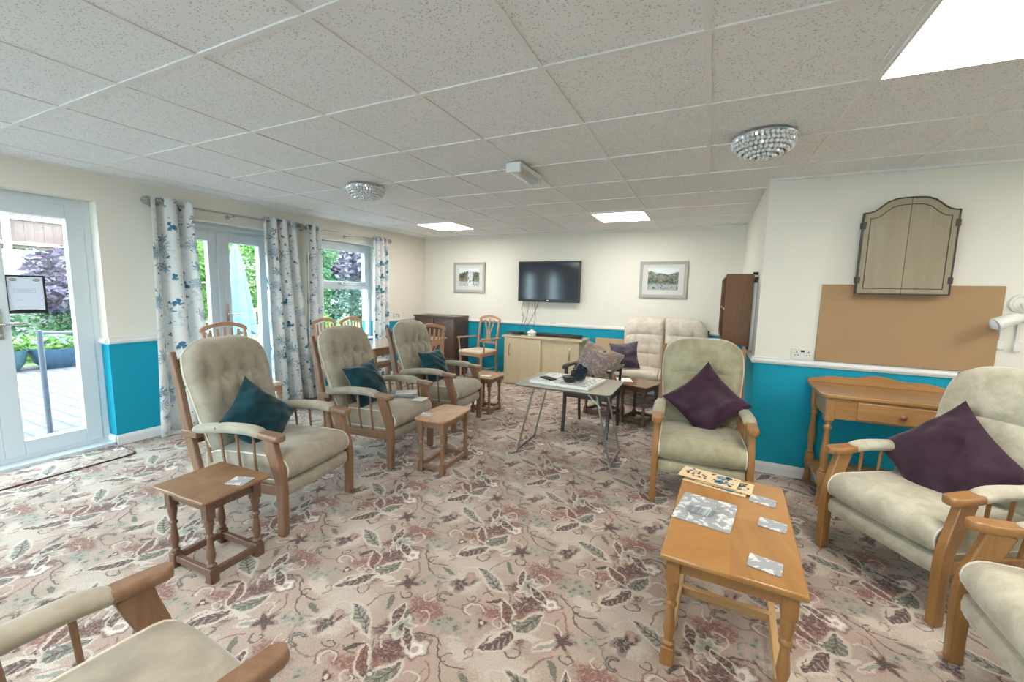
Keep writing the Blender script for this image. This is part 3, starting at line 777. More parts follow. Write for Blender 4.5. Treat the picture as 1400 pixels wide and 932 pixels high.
def armchair(label, loc, rz, fabric, woodm, mode='tuft', W=.275, group='wooden framed high back armchairs', knob=.062, pad='same', H=.70, lean=.42, left=True, right=True):
    t = thing('armchair', label, 'armchair', loc, rz, group)
    for s in (-1, 1):
        y = s*W; ya, yb = y-.02, y+.02
        b = B(); slab(b, [(.0, 0, .050), (.004, .18, .052), (.0, .32, .060), (-.028, .42, .070), (-.055, .50, .078), (-.072, .562, .085)], ya, yb)
        obj('leg', b, woodm, t, .006)
        b = B()                                      # rounded knob that ends the armrest
        pl = [(-.135, -.030), (-.10, -.034), (-.04, -.036), (.0, -.034), (.018, -.022), (.026, 0), (.018, .022), (0, .034), (-.04, .036), (-.10, .034), (-.135, .030)]
        k_ = knob/.062
        loft(b, [[(p[0]*.985, y+p[1]*k_*.85, .556-(p[0]+.05)*.06) for p in pl], [(p[0], y+p[1]*k_, .566-(p[0]+.05)*.06) for p in pl], [(p[0], y+p[1]*k_, .582-(p[0]+.05)*.06) for p in pl], [(p[0]*.96, y+p[1]*k_*.8, .592-(p[0]+.05)*.06) for p in pl]])
        obj('arm_knob', b, woodm, t, .003)
        b = B(); L = smooth_path([(-.105, 0, .576), (-.20, 0, .592), (-.35, 0, .588), (-.50, 0, .570), (-.635, 0, .548)], 6); n = len(L)
        rings = []
        for i, p in enumerate(L):
            f = i/(n-1); e = max(.05, 1-abs(2*f-1)**9)**.5; rings.append([(p.x, y+.041*e*math.cos(q*PI/8)*k_**.5, p.z+.030*e*math.sin(q*PI/8)) for q in range(16)])
        loft(b, rings); obj('armrest', b, fabric, t)
        b = B(); slab(b, [(.0, .262, .060), (-.30, .252, .060), (-.60, .242, .060)], y-s*.006-.012, y-s*.006+.012); obj('side_rail', b, woodm, t, .004)
        for k in range(3):
            b = B(); xa = -.19-.125*k; xb_ = -.17-.115*k
            tube(b, [(xb_, y-s*.004, .27), ((xa+xb_)/2, y, .40), (xa, y, .565)], [.0085, .0075, .0085], 8); obj('spindle', b, woodm, t)
        yo = s*(W+.004)
        b = B(); slab(b, [(-.575, 0, .040), (-.60, .20, .050), (-.655, .42, .056), (-.695, .56, .055), (-.735, .78, .046), (-.785, 1.0, .032)], yo-.017, yo+.017); obj('leg', b, woodm, t, .006)
        b = B(); slab(b, [(-.55, .34, .022), (-.585, .50, .026), (-.65, .72, .026), (-.755, .965, .020)], yo-s*.030-.008, yo-s*.030+.008); obj('back_rail', b, woodm, t, .004)
        b = B(); box(b, (-.655, s*(W+.012), .520), (.12, .032, .042)); obj('arm_bracket', b, woodm, t, .006)
    b = B(); bx(b, -.60, -.57, -W, W, .20, .26); bx(b, -.80, -.775, -W+.01, W-.01, .90, .95); bx(b, -.70, -.675, -W-.01, W+.01, .44, .49); obj('rear_rail', b, woodm, t, .005)
    b = B(); Wc = W-.024
    rg = seat_cushion(b, Wc, -.60, .035, .305, .445); sc = obj('seat_cushion', b, fabric, t)
    for r in rg: b = B(); tube(b, [Vector(p) for p in r], .0045, 6, True); obj('piping', b, 'pipe', sc)
    b = B(); rings = []
    for k in range(13):
        s = -1+k/6; bl = .010*(1-s**8); rings.append([(-.58, Wc*s, .302), (-.58, Wc*s, .235), (.0+bl, Wc*s, .222), (.012+bl, Wc*s, .235), (.016+bl*1.3, Wc*s, .265), (.010+bl, Wc*s, .298), (0, Wc*s, .304)])
    loft(b, rings); obj('seat_base', b, fabric, t, .003)
    b = B(); edge = back_cushion(b, H, W-.028, W+.006, .15, mode, .085)
    mt = Matrix.Translation((-.625, 0, .372)) @ Matrix.Rotation(-R(17), 4, 'Y')
    b.transform(mt); bc = obj('back_cushion', b, fabric, t)
    b = B(); tube(b, [mt @ p for p in edge], .0045, 6); obj('piping', b, 'pipe', bc)
    return t
def ang(dx, dy): return math.atan2(dy, dx)
aA = armchair('beige armchair beside the brown side table nearest the viewer, teal cushion on its point', (-2.122, 1.727, 0), R(8), 'velA', 'oak')
aB = armchair('middle beige armchair of the window row, with a booklet on its seat', (-2.18, 2.70, 0), R(3), 'velA', 'oak')
aC = armchair('farthest beige armchair of the window row, teal cushion standing square', (-2.21, 3.64, 0), R(3), 'velA', 'oak')
aD = armchair('olive beige armchair facing the viewer with a shiny plum cushion', (.025, 2.875, 0), R(-87), 'velD', 'oakw', 'soft', W=.283)
aE = armchair('cream armchair in front of the pine console table with a dusky plum cushion', (.831, 2.53, 0), ang(-.432, -.334) + R(-5), 'velE', 'oakw', 'soft', W=.283, knob=.070)
aF = armchair('cream armchair cut off by the bottom right edge of the view', (.965, 1.80, 0), R(180), 'velE', 'oakw', 'soft', W=.283, knob=.064)
aG = armchair('empty beige armchair at the bottom left corner of the view', (-1.10, .565, 0), R(86), 'velA', 'oak', W=.275, knob=.056)

def pillow(name, label, mat, size, loc, normal, spin, t=.15, pinch=.10, seed=0, group=None, cat='cushion', sq=None, pipe=None, up=(0, 0, 1)):
    b = B(); n = 26; w2 = size/2; h2 = (sq or size)/2
    G = {}
    for sgn in (1, -1):
        for i in range(n+1):
            for j in range(n+1):
                u = -1+2*i/n; v = -1+2*j/n
                if sgn == -1 and (i in (0, n) or j in (0, n)): G[sgn, i, j] = G[1, i, j]; continue
                x = w2*u*(1-pinch*(1-v*v)*abs(u)**2); y = h2*v*(1-pinch*(1-u*u)*abs(v)**2)
                z = t/2*(max(0, 1-u*u)**.55)*(max(0, 1-v*v)**.55)
                wr = noise.noise(Vector((u*1.6+seed, v*2.8, seed)))*.020 + noise.noise(Vector(((u+v)*4.0+seed, (u-v)*1.2, seed*2)))*.012
                z += wr*min(1, z/(t*.22)); G[sgn, i, j] = b.verts.new((x, y, z*sgn))
        for i in range(n):
            for j in range(n):
                q = (G[sgn, i, j], G[sgn, i+1, j], G[sgn, i+1, j+1], G[sgn, i, j+1])
                if len(set(q)) == 4: b.faces.new(q if sgn == 1 else q[::-1])
    rim = [(i, 0) for i in range(n)]+[(n, j) for j in range(n)]+[(n-i, n) for i in range(n)]+[(0, n-j) for j in range(n)]
    path = [G[1, i, j].co.copy() for i, j in rim]
    nz = Vector(normal).normalized(); ux = Vector(up).cross(nz).normalized(); uy = nz.cross(ux)
    ux, uy = ux*math.cos(spin)+uy*math.sin(spin), uy*math.cos(spin)-ux*math.sin(spin)
    mt = Matrix((ux, uy, nz)).transposed().to_4x4()
    if pipe:
        th = thing(name, label, cat, (0, 0, 0), 0, group); th.matrix_world = Matrix.Translation(loc) @ mt
        obj('cover', b, mat, th); bb = B(); tube(bb, path, .005, 6, True); obj('piping', bb, pipe, th); return th
    o = obj(name, b, mat); o.matrix_world = Matrix.Translation(loc) @ mt
    return tag(o, label, cat, group)

# ------------------------------------------------------------------ small tables
def turned_leg(b, x, y, h, w_=.042):
    bx(b, x-w_/2, x+w_/2, y-w_/2, y+w_/2, 0, .075); bx(b, x-w_/2, x+w_/2, y-w_/2, y+w_/2, h-.095, h)
    r = w_/2
    k = (h-.17)
    lathe(b, [(r*.75, .07), (r*.95, .08), (r*.95, .088), (r*.6, .096), (r*.62, .105), (r*.95, .075+k*.25), (r*.72, .075+k*.42), (r*.60, .075+k*.55), (r*.62, .075+k*.60), (r*.9, .075+k*.63), (r*.9, .075+k*.66), (r*.6, .075+k*.70), (r*.8, .075+k*.80), (r*1.0, .075+k*.92), (r*.8, h-.09)], 14, (x, y, 0))
def side_table(label, loc, rz, lx, ly, h=.43, woodm='oakd', topm='topd', ov=.035, bow=0.0, ends=True):
    t = thing('side_table', label, 'side table', loc, rz, 'small oak side tables')
    hx, hy = lx/2, ly/2
    b = B()
    if bow:
        P = []
        for k in range(9): u = -1+k/4; P.append((u*hx*.94, -hy-bow*(1-u*u)))
        for k in range(9): u = -1+k/4; P.append((hx+bow*(1-u*u), u*hy*.92))
        for k in range(9): u = 1-k/4; P.append((u*hx*.94, hy+bow*(1-u*u)))
        for k in range(9): u = 1-k/4; P.append((-hx-bow*(1-u*u), u*hy*.92))
        prism(b, P, h-.020, h, 'xy')
    else:
        prism(b, [(-hx, -hy), (hx, -hy), (hx, hy), (-hx, hy)], h-.018, h, 'xy')
    obj('tabletop', b, topm, t, .006)
    ax, ay = hx-ov-.02, hy-ov-.02
    for sx in (-1, 1):
        for sy in (-1, 1): b = B(); turned_leg(b, sx*ax, sy*ay, h-.018); obj('leg', b, woodm, t, .003)
    for sy in (-1, 1):
        b = B(); bx(b, -ax, ax, sy*ay-.009, sy*ay+.009, h-.075, h-.018); obj('apron', b, woodm, t, .002)
        b = B(); bx(b, -ax, ax, sy*ay-.012, sy*ay+.012, .028, .062); obj('stretcher', b, woodm, t, .004)
    for sx in (-1, 1):
        b = B(); bx(b, sx*ax-.009, sx*ax+.009, -ay, ay, h-.075, h-.018); obj('apron', b, woodm, t, .002)
        b = B(); bx(b, sx*ax-.012, sx*ax+.012, -ay, ay, .028, .062); obj('stretcher', b, woodm, t, .004)
    return t
side_table('brown oak side table nearest the viewer, in front of the first beige armchair', (-2.183, 1.162, 0), R(2), .395, .335)
side_table('honey oak side table with bowed edges between the first two armchairs', (-1.853, 2.70, 0), R(3), .27, .44, woodm='oak', topm='top', bow=.012, ov=.02)
side_table('small oak side table standing beyond the farthest window side armchair', (-2.29, 4.20, 0), R(0), .32, .36, woodm='oak', topm='top')
side_table('brown oak side table just behind the folding table, its corner nearest the plum cushion chair', (-.62, 4.67, 0), R(-17), .36, .42, h=.44)
side_table('brown oak side table mostly hidden behind the dark framed chair', (-1.03, 4.80, 0), R(-17), .42, .42, h=.44)

# main coffee table
t = thing('coffee_table', 'long honey oak coffee table in the right foreground with coasters and puzzles on it', 'coffee table', (.153, 1.942, 0), R(-3))
hx, hy, h = .2275, .43, .46
b = B(); prism(b, [(-hx, -hy), (hx, -hy), (hx, hy), (-hx, hy)], h-.022, h, 'xy'); obj('tabletop', b, wood('book_matched_oak_top', (.40, .195, .055), (.32, .145, .038), quarter=True, rough=.25, scale=.6), t, .007)
for sx in (-1, 1):
    for sy in (-1, 1): b = B(); turned_leg(b, sx*(hx-.045), sy*(hy-.05), h-.022, .048); obj('leg', b, 'oakw', t, .004)
    b = B(); bx(b, sx*(hx-.045)-.009, sx*(hx-.045)+.009, -hy+.05, hy-.05, h-.08, h-.022); obj('apron', b, 'oakw', t, .002)
    b = B(); bx(b, sx*(hx-.045)-.013, sx*(hx-.045)+.013, -hy+.05, hy-.05, .035, .075); obj('stretcher', b, wood('pale_stretcher', (.58, .38, .18), (.48, .28, .11), axis=1), t, .004)
    b = B(); bx(b, -hx+.045, hx-.045, sx*(hy-.05)-.009, sx*(hy-.05)+.009, h-.08, h-.022); obj('apron', b, 'oakw', t, .002)
b = B(); bx(b, -hx+.045, hx-.045, -.012, .012, .036, .076); obj('cross_stretcher', b, wood('cross_bar', (.50, .30, .13), (.4, .22, .08), axis=0), t, .004)
b = B(); bx(b, -hx+.045, hx-.045, hy-.062, hy-.038, .036, .076); obj('cross_stretcher', b, 'oakx', t, .004)

# folding table
FH = .62
t = thing('folding_table', 'grey laminate folding table on bent steel tube legs in mid room', 'folding table', (-1.045, 3.47, 0), R(0))
b = B(); P = []
for cx, cy, a0 in ((.36, .26, 0), (-.36, .26, 90), (-.36, -.26, 180), (.36, -.26, 270)):
    for k in range(5): a = R(a0+k*22.5); P.append((cx+.05*math.cos(a), cy+.05*math.sin(a)))
P = [(x*1.0, y*1.0) for x, y in P]
prism(b, P, FH-.013, FH, 'xy'); obj('tabletop', b, ['foldtop'], t, .002)
b = B(); prism(b, [(x*1.004, y*1.004) for x, y in P], FH-.016, FH-.004, 'xy'); obj('edge_band', b, 'edge', t, .002)
for s in (-1, 1):
    xf, xt = s*.41, s*.27
    b = B(); tube(b, smooth_path([(xt, -.19, FH-.02), (xf-s*.01, -.205, .05), (xf, -.20, .012), (xf, 0, .010), (xf, .19, .012), (xf-s*.01, .195, .05), (xt, .18, FH-.02)], 5), .009, 10); obj('leg', b, 'steel', t)
    b = B(); tube(b, [(xt+s*.045, -.20, FH-.14), (xt-s*.10, -.16, FH-.025)], .006); tube(b, [(xt+s*.045, .195, FH-.14), (xt-s*.10, .16, FH-.025)], .006); tube(b, [(xt-s*.10, -.17, FH-.022), (xt-s*.10, .17, FH-.022)], .006); obj('brace', b, 'steel', t)

# ------------------------------------------------------------------ dark framed chair
t = thing('open_armchair', 'dark wood open armchair with a patterned tapestry cushion behind the folding table', 'chair', (-1.03, 3.95, 0), R(-93))
for s in (-1, 1):
    y = s*.225
    b = B(); slab(b, [(.035, 0, .028), (.012, .12, .032), (-.005, .27, .036), (-.005, .42, .036), (-.02, .655, .030)], y-.015, y+.015); obj('leg', b, 'darkchair', t, .004)
    b = B(); slab(b, [(-.46, 0, .030), (-.43, .20, .034), (-.44, .42, .034), (-.50, .64, .030), (-.55, .80, .026)], y-.013-s*.012, y+.013-s*.012); obj('leg', b, 'darkchair', t, .004)
    b = B(); slab(b, [(.045, .650, .018), (.02, .668, .024), (-.10, .672, .026), (-.30, .660, .026), (-.50, .655, .024)], y-.023, y+.023); obj('armrest', b, 'darkchair', t, .006)
b = B(); bx(b, -.44, .0, -.225, -.20, .36, .41); bx(b, -.44, .0, .20, .225, .36, .41); bx(b, -.012, .010, -.22, .22, .36, .41); bx(b, -.45, -.43, -.21, .21, .36, .41); obj('seat_frame', b, 'darkchair', t, .003)
b = B(); bx(b, -.55, -.53, -.19, .19, .72, .77); bx(b, -.50, -.48, -.21, .21, .58, .62); obj('back_rail', b, 'darkchair', t, .004)
b = B(); seat_cushion(b, .205, -.44, .01, .405, .47, drop=.01); obj('seat', b, 'darkseat', t)

# ------------------------------------------------------------------ dining chairs
def dining_chair(label, loc, rz, arms=False, name='dining_chair', H=1.0, back='fan', wm='beech', group='arched back dining chairs'):
    t = thing(name, label, 'dining chair', loc, rz, group)
    for s in (-1, 1):
        y = s*.19
        b = B(); lathe(b, [(.013, 0), (.017, .02), (.014, .05), (.018, .30), (.022, .33), (.016, .345), (.022, .36), (.022, .43)], 12, (.0, s*.205, 0)); obj('leg', b, wm, t)
        b = B(); slab(b, [(-.44, 0, .030), (-.41, .22, .034), (-.405, .45, .036), (-.43, .70, .030), (-.475, H-.05, .026)], y-.014, y+.014); obj('leg', b, wm, t, .004)
        b = B(); tube(b, [(0, s*.2, .2), (-.41, s*.19, .2)], .008); obj('stretcher', b, wm, t)
        if arms:
            b = B(); slab(b, [(.03, .672, .02), (-.02, .676, .026), (-.2, .668, .024), (-.42, .665, .022)], s*.245-.02, s*.245+.02); obj('armrest', b, wm, t, .005)
            b = B(); tube(b, smooth_path([(-.03, s*.235, .44), (-.02, s*.25, .55), (.0, s*.245, .665)], 4), .012); obj('arm_support', b, wm, t)
    b = B(); tube(b, [(-.20, -.2, .2), (-.20, .2, .2)], .008); obj('stretcher', b, wm, t)
    P = [(.03, -.225), (.035, 0), (.03, .225), (-.12, .225), (-.42, .195), (-.42, -.195), (-.12, -.225)]
    b = B(); prism(b, [(x*.97-.004, y*.97) for x, y in P], .40, .445, 'xy'); obj('seat_frame', b, wm, t, .004)
    b = B(); loft(b, [[(x, y, .445) for x, y in P], [(x*1.0, y*1.01, .465) for x, y in P], [(x*.96-.008, y*.93, .485) for x, y in P]]); obj('seat', b, 'seatc', t, .006)
    xt = -.475
    b = B(); L = smooth_path([(-.205, H-.075, .030), (-.19, H-.045, .036), (-.12, H-.018, .036), (0, H, .040), (.12, H-.018, .036), (.19, H-.045, .036), (.205, H-.075, .030)], 4)
    slab(b, [(p.x, p.y, p.z) for p in L], xt-.011, xt+.011, 'yz', 1); obj('crest_rail', b, wm, t, .004)
    b = B(); bx(b, -.432, -.412, -.185, .185, .565, .60); obj('lower_rail', b, wm, t, .003)
    if back == 'fan':
        for k in range(5):
            u = (k-2)/2; b = B(); rings = []
            for f in (0, .25, .5, .75, 1):
                z = .595 + (H-.035-abs(u)*.02-.595)*f; x = -.424-.047*f - .012*math.sin(PI*f); y = u*(.055+.075*f+.02*math.sin(PI*f)); w_ = .011+.004*math.sin(PI*f)
                rings.append([(x-.005, y-w_, z), (x+.005, y-w_, z), (x+.005, y+w_, z), (x-.005, y+w_, z)])
            loft(b, rings); obj('splat', b, wm, t, .002)
    else:
        for u in (-1, 0, 1):
            b = B(); rings = []
            for f in (0, .2, .4, .55, .7, .85, 1):
                z = .595 + (H-.03-abs(u)*.02-.595)*f; x = -.424-.047*f; y = u*(.045 - .028*math.sin(PI*min(1, f*1.6)) + .05*f**2); w_ = (.010 if u else .013)
                rings.append([(x-.005, y-w_, z), (x+.005, y-w_, z), (x+.005, y+w_, z), (x-.005, y+w_, z)])
            loft(b, rings); obj('splat', b, wm, t, .002)
        b = B(); tube(b, [(-.437, 0, .69), (-.434, 0, .74)], [.020, .012], 10); obj('splat_boss', b, wm, t)
    return t
dining_chair('arched back dining chair in front of the french doors, behind the first armchair', (-3.725, 2.42, 0), R(0), H=1.035)
dining_chair('arched back dining chair at the far window, beside the narrow curtain', (-3.73, 3.58, 0), R(0), H=1.02).scale = (1, .80, 1)
dining_chair('arched back dining chair in the middle of the far window', (-3.73, 4.00, 0), R(0), H=1.02).scale = (1, .84, 1)
dining_chair('arched back dining chair seen from behind, between the table and dark cabinet', (-3.50, 4.40, 0), R(152), H=.97, back='fan')
dining_chair('dining armchair with cream seat standing by the blue back wall', (-3.27, 5.47, 0), R(-100), arms=True, name='dining_armchair', H=1.0, back='lyre', group=None)
# dining table
t = thing('dining_table', 'dining table with reflective top behind the armchairs at the far window', 'dining table', (-3.62, 4.02, 0), R(0))
b = B(); prism(b, [(-.24, -.62), (.36, -.62), (.36, .80), (-.24, .80)], .725, .75, 'xy'); obj('tabletop', b, wood('glossy_table_top', (.42, .27, .17), (.34, .2, .12), rough=.12), t, .006)
for sx, sy in ((-.2, -.56), (.31, -.56), (-.2, .74), (.31, .74)):
    b = B(); lathe(b, [(.02, 0), (.026, .03), (.022, .08), (.032, .45), (.026, .50), (.034, .54), (.028, .57), (.034, .60), (.034, .725)], 14, (sx, sy, 0)); obj('leg', b, 'beech', t)
b = B(); bx(b, -.20, .31, -.57, -.55, .65, .725); bx(b, -.20, .31, .73, .75, .65, .725); bx(b, -.21, -.19, -.56, .74, .65, .725); bx(b, .30, .32, -.56, .74, .65, .725); obj('apron', b, 'beech', t, .002)

# ------------------------------------------------------------------ cabinets
t = thing('dark_cabinet', 'dark walnut cabinet standing against the back wall in the corner', 'cabinet', (-4.04, 5.80, 0))
b = B(); bx(b, -.40, .40, -.20, .20, .05, .96); bx(b, -.39, .39, -.185, .20, 0, .05); obj('body', b, 'walnut', t, .003)
b = B(); bx(b, -.415, .415, -.22, .205, .96, .985); obj('cabinet_top', b, 'walnut', t, .005)
for s in (-1, 1):
    b = B(); bx(b, s*.2-.19, s*.2+.19, -.218, -.20, .34, .94); frame_rect_done = bx(b, s*.2-.14, s*.2+.14, -.223, -.216, .39, .89); d = obj('door', b, 'walnut', t, .004)
    b = B(); lathe(b, [(.001, 0), (.006, 0), (.006, .012), (.012, .02), (.010, .028), (.001, .030)], 12); b.transform(Matrix.Translation((s*.035, -.222, .62)) @ Matrix.Rotation(R(90), 4, 'X')); obj('knob', b, 'steel', d)
    b = B(); bx(b, s*.2-.19, s*.2+.19, -.218, -.20, .08, .31); d = obj('drawer', b, 'walnut', t, .004)
    b = B(); lathe(b, [(.001, 0), (.006, 0), (.006, .012), (.012, .02), (.010, .028), (.001, .030)], 12); b.transform(Matrix.Translation((s*.2, -.218, .2)) @ Matrix.Rotation(R(90), 4, 'X')); obj('knob', b, 'steel', d)

t = thing('sliding_door_cabinet', 'pale maple low cabinet with two sliding doors under the television', 'cabinet', (-2.175, 5.82, 0))
b = B(); bx(b, -.60, -.58, -.18, .19, .02, .72); bx(b, .56, .58, -.20, .19, .02, .72); bx(b, -.58, .56, -.18, .19, .02, .06); bx(b, -.58, .56, .175, .19, .06, .72); bx(b, -.01, .01, -.15, .175, .06, .72); bx(b, -.6, .58, -.18, .19, 0, .02); obj('body', b, 'maple', t, .002)
b = B(); bx(b, -.625, .625, -.215, .20, .72, .748); obj('cabinet_top', b, 'maple', t, .003)
for x0, x1, yy, hx_ in ((-.585, .0, -.200, -.50), (-.02, .555, -.178, .44)):
    b = B(); bx(b, x0, x1, yy-.008, yy+.008, .03, .715); d = obj('door', b, 'maple', t, .002)
    b = B(); tube(b, smooth_path([(hx_, yy-.008, .44), (hx_, yy-.030, .48), (hx_, yy-.036, .53), (hx_, yy-.030, .58), (hx_, yy-.008, .62)], 5), .008, 8); obj('door_handle', b, 'steel', d)
b = B(); lathe(b, [(.001, 0), (.006, 0), (.006, .006), (.001, .006)], 10); b.transform(Matrix.Translation((-.03, -.208, .55)) @ Matrix.Rotation(R(90), 4, 'X')); obj('door_lock', b, 'steel', t)
CT = .748
t = thing('set_top_box', 'black set top box at the left end of the pale cabinet top', 'set top box', (-2.67, 5.80, CT)); 
b = B(); bx(b, -.11, .11, -.08, .08, .004, .042); obj('case', b, 'black', t, .004); b = B(); bx(b, -.10, -.02, -.082, -.079, .014, .030); obj('display', b, plain('grey_display', (.12, .13, .15), .3), t)
t = thing('router', 'small black box with aerials beside the white ornament', 'router', (-2.45, 5.83, CT)); b = B(); bx(b, -.07, .07, -.05, .05, .0, .035); obj('case', b, 'black', t, .006)
b = B(); tube(b, [(-.05, .04, .03), (-.055, .045, .065)], .005); tube(b, [(.05, .04, .03), (.055, .045, .065)], .005); obj('aerial', b, 'black', t)
t = thing('ornament', 'small white ceramic cottage shaped pot on the pale cabinet', 'ornament', (-2.36, 5.72, CT))
b = B(); lathe(b, [(.001, 0), (.060, 0), (.066, .012), (.062, .035), (.055, .045), (.001, .045)], 8); obj('pot', b, 'ceramic', t, .003)
b = B(); lathe(b, [(.074, .045), (.076, .052), (.045, .075), (.020, .092), (.008, .096), (.012, .104), (.001, .110)], 8); obj('lid', b, 'ceramic', t, .003)
t = thing('soundbar', 'long black soundbar lying on the pale cabinet top', 'soundbar', (-1.96, 5.80, CT)); b = B(); bx(b, -.34, .34, -.045, .045, .003, .052); obj('grille', b, 'blackm', t, .012)
b = B(); bx(b, -.345, -.335, -.044, .044, .0, .05); bx(b, .335, .345, -.044, .044, .0, .05); obj('end_cap', b, 'black', t, .003)
# tv
t = thing('television', 'black flat screen television mounted on the back wall', 'television', (-2.206, YB, 1.562))
b = B(); bx(b, -.495, .495, -.095, -.055, -.305, .305); obj('bezel', b, 'black', t, .006)
b = B(); bx(b, -.468, .468, -.0975, -.094, -.262, .282); obj('screen', b, 'screen', t, smooth=False)
b = B(); bx(b, -.10, .10, -.06, -.003, -.12, .12); obj('wall_bracket', b, 'blackm', t, .004)
b = B(); box(b, (0, -.097, -.283), (.03, .004, .006)); obj('logo_badge', b, 'chrome', t)
b = B(); frame_rect_ = None
cabs = [((-2.60, 1.28), (-2.66, 1.14), (-2.63, .99), (-2.66, .79), 'black'), ((-2.52, 1.27), (-2.56, 1.05), (-2.60, .92), (-2.63, .79), 'black'), ((-2.43, 1.27), (-2.425, 1.10), (-2.43, .95), (-2.44, .79), 'black'), ((-2.36, 1.27), (-2.44, 1.08), (-2.52, .93), (-2.56, .79), 'black'), ((-2.22, 1.27), (-2.16, 1.12), (-2.14, 1.0), (-2.14, .90), 'lampw')]
labs = ['leftmost thin dark cable sagging from the television to the set top box', 'thin dark cable running down between the leftmost two crossings', 'straight vertical dark cable dropping from the television', 'diagonal dark cable crossing the vertical one below the television', 'pale cable hanging lowest to the right under the television']
for c, lb in zip(cabs, labs):
    b = B(); P = [(p[0], YB-.034-.0*i, p[1]) for i, p in enumerate(c[:4])]; P = [(P[0][0], YB-.06, P[0][2])]+P[1:3]+[(P[3][0], YB-.10 if c[4] == 'black' else YB-.03, P[3][2])]
    tube(b, smooth_path(P, 6), .0035, 6); tag(obj('cable', b, c[4]), lb, 'cable', 'cables below the television')
# pictures
def picture(x, z, w_, h_, label, mat):
    t = thing('framed_picture', label, 'picture', (x, YB-.001, z))
    b = B()
    def fr(wi, hi, wo, ho, y0, y1, bb):
        for s in (-1, 1):
            prism(bb, [(s*wi, -hi), (s*wo, -ho), (s*wo, ho), (s*wi, hi)], y0, y1, 'xz'); prism(bb, [(-wi, s*hi), (-wo, s*ho), (wo, s*ho), (wi, s*hi)], y0, y1, 'xz')
    W2, H2 = w_/2, h_/2; fr(W2-.035, H2-.035, W2, H2, -.022, -.002, b); fr(W2-.016, H2-.016, W2, H2, -.032, -.022, b); fr(W2-.040, H2-.040, W2-.030, H2-.030, -.026, -.018, b)
    obj('frame', b, plain('silver_frame', (.42, .405, .375), .5), t, .002, smooth=False)
    b = B(); bx(b, -W2+.036, W2-.036, -.014, -.004, -H2+.036, H2-.036); obj('mount', b, plain('ivory_mount', (.62, .61, .58), .8), t, smooth=False)
    b = B(); bx(b, -W2*.64, W2*.64, -.016, -.0135, -H2*.58, H2*.62); obj('print', b, mat, t, smooth=False)
picture(-3.636, 1.621, .60, .49, 'silver framed picture of a waterfall among trees, left of the television', mat_landscape('waterfall_print', 1.3, True))
picture(-.583, 1.61, .61, .49, 'silver framed picture of a river and wooded hills, right of the television', mat_landscape('river_print', 4.2, False))
# wall bookcase
t = thing('wall_bookcase', 'brown laminate open bookcase fixed on the recess side wall', 'bookcase', (XR, 4.0, .985))
b = B(); L_ = 1.45
bx(b, -.235, -.03, 0, .018, 0, .605); bx(b, -.235, -.03, L_-.018, L_, 0, .605); bx(b, -.235, -.03, .018, L_-.018, .587, .605); bx(b, -.235, -.03, .018, L_-.018, 0, .018); bx(b, -.036, -.030, .018, L_-.018, .018, .587); obj('carcass', b, 'shelfw', t, .001, smooth=False)
for k in (.5,): b = B(); bx(b, -.235, -.036, L_*k-.009, L_*k+.009, .018, .587); obj('divider', b, 'shelfw', t, smooth=False)
b = B(); bx(b, -.225, -.036, .018, L_-.018, .29, .306); obj('shelf', b, 'maple', t, smooth=False)
for z in (-.03, .60): b = B(); bx(b, -.04, -.002, .03, .045, z, z+.022); obj('wall_bracket', b, 'blackm', t, smooth=False)
b = B(); bx(b, XR-.030, XR-.002, 4.02, 4.10, .95, 1.52); tag(obj('cable_trunking', b, 'white', None, .003), 'white vertical trunking box on the wall behind the bookcase', 'trunking')
# hardboard panel and dartboard cabinet
b = B(); bx(b, .750, 1.715, YR-.016, YR-.002, .938, 1.505); tag(obj('hardboard_panel', b, 'cork', None, .004), 'large tan hardboard panel standing on the dado rail', 'board')
t = thing('dartboard_cabinet', 'closed grey brown dartboard cabinet with arched top on the right wall', 'dartboard cabinet', (1.172, YR-.018, 1.442))
def arch(w_, h0, h1, off=0):
    w_ -= off; P = [(-w_, 0+off)]
    P += [(-w_, h0-off)]
    for k in range(0, 7): f = k/6; P.append((-w_+(w_*.62)*f, h0-off+(h1-h0)*(.5-.5*math.cos(PI*f**1.35))*.88))
    for k in range(0, 9): a = PI-PI*k/8; P.append((w_*.38*math.cos(a), h0-off+(h1-h0)*(.88+.12*math.sin(a))))
    for k in range(0, 7): f = 1-k/6; P.append((w_-(w_*.62)*f, h0-off+(h1-h0)*(.5-.5*math.cos(PI*f**1.35))*.88))
    P += [(w_, 0+off)]
    Q = []
    for p in P:
        if not Q or (Vector(p)-Vector(Q[-1])).length > 1e-4: Q.append(p)
    return Q
b = B(); prism(b, [(p[0]*.97, p[1]) for p in arch(.243, .525, .61)], -.055, 0, 'xz'); obj('case', b, wood('tan_case', (.45, .31, .20), (.38, .25, .15)), t, .002, smooth=False)
for s in (-1, 1):
    b = B(); P = [p for p in arch(.243, .545, .637)]
    half = [(p[0]*s, p[1]) for p in P if p[0] >= 0]; half = [(0.0015*s, half[0][1])] + [p for p in half if abs(p[0]) > .002] + [(0.0015*s, 0)]
    prism(b, half, -.075, -.056, 'xz'); d = obj('door', b, 'greyprop', t, smooth=False)
    for z in (.07, .44):
        b = B(); bx(b, s*.236-.008, s*.236+.012, -.080, -.050, z, z+.045) if s > 0 else bx(b, s*.236-.012, s*.236+.008, -.080, -.050, z, z+.045); tube(b, [(s*.250, -.066, z+.002), (s*.250, -.066, z+.043)], .008); obj('hinge', b, 'edge', d)
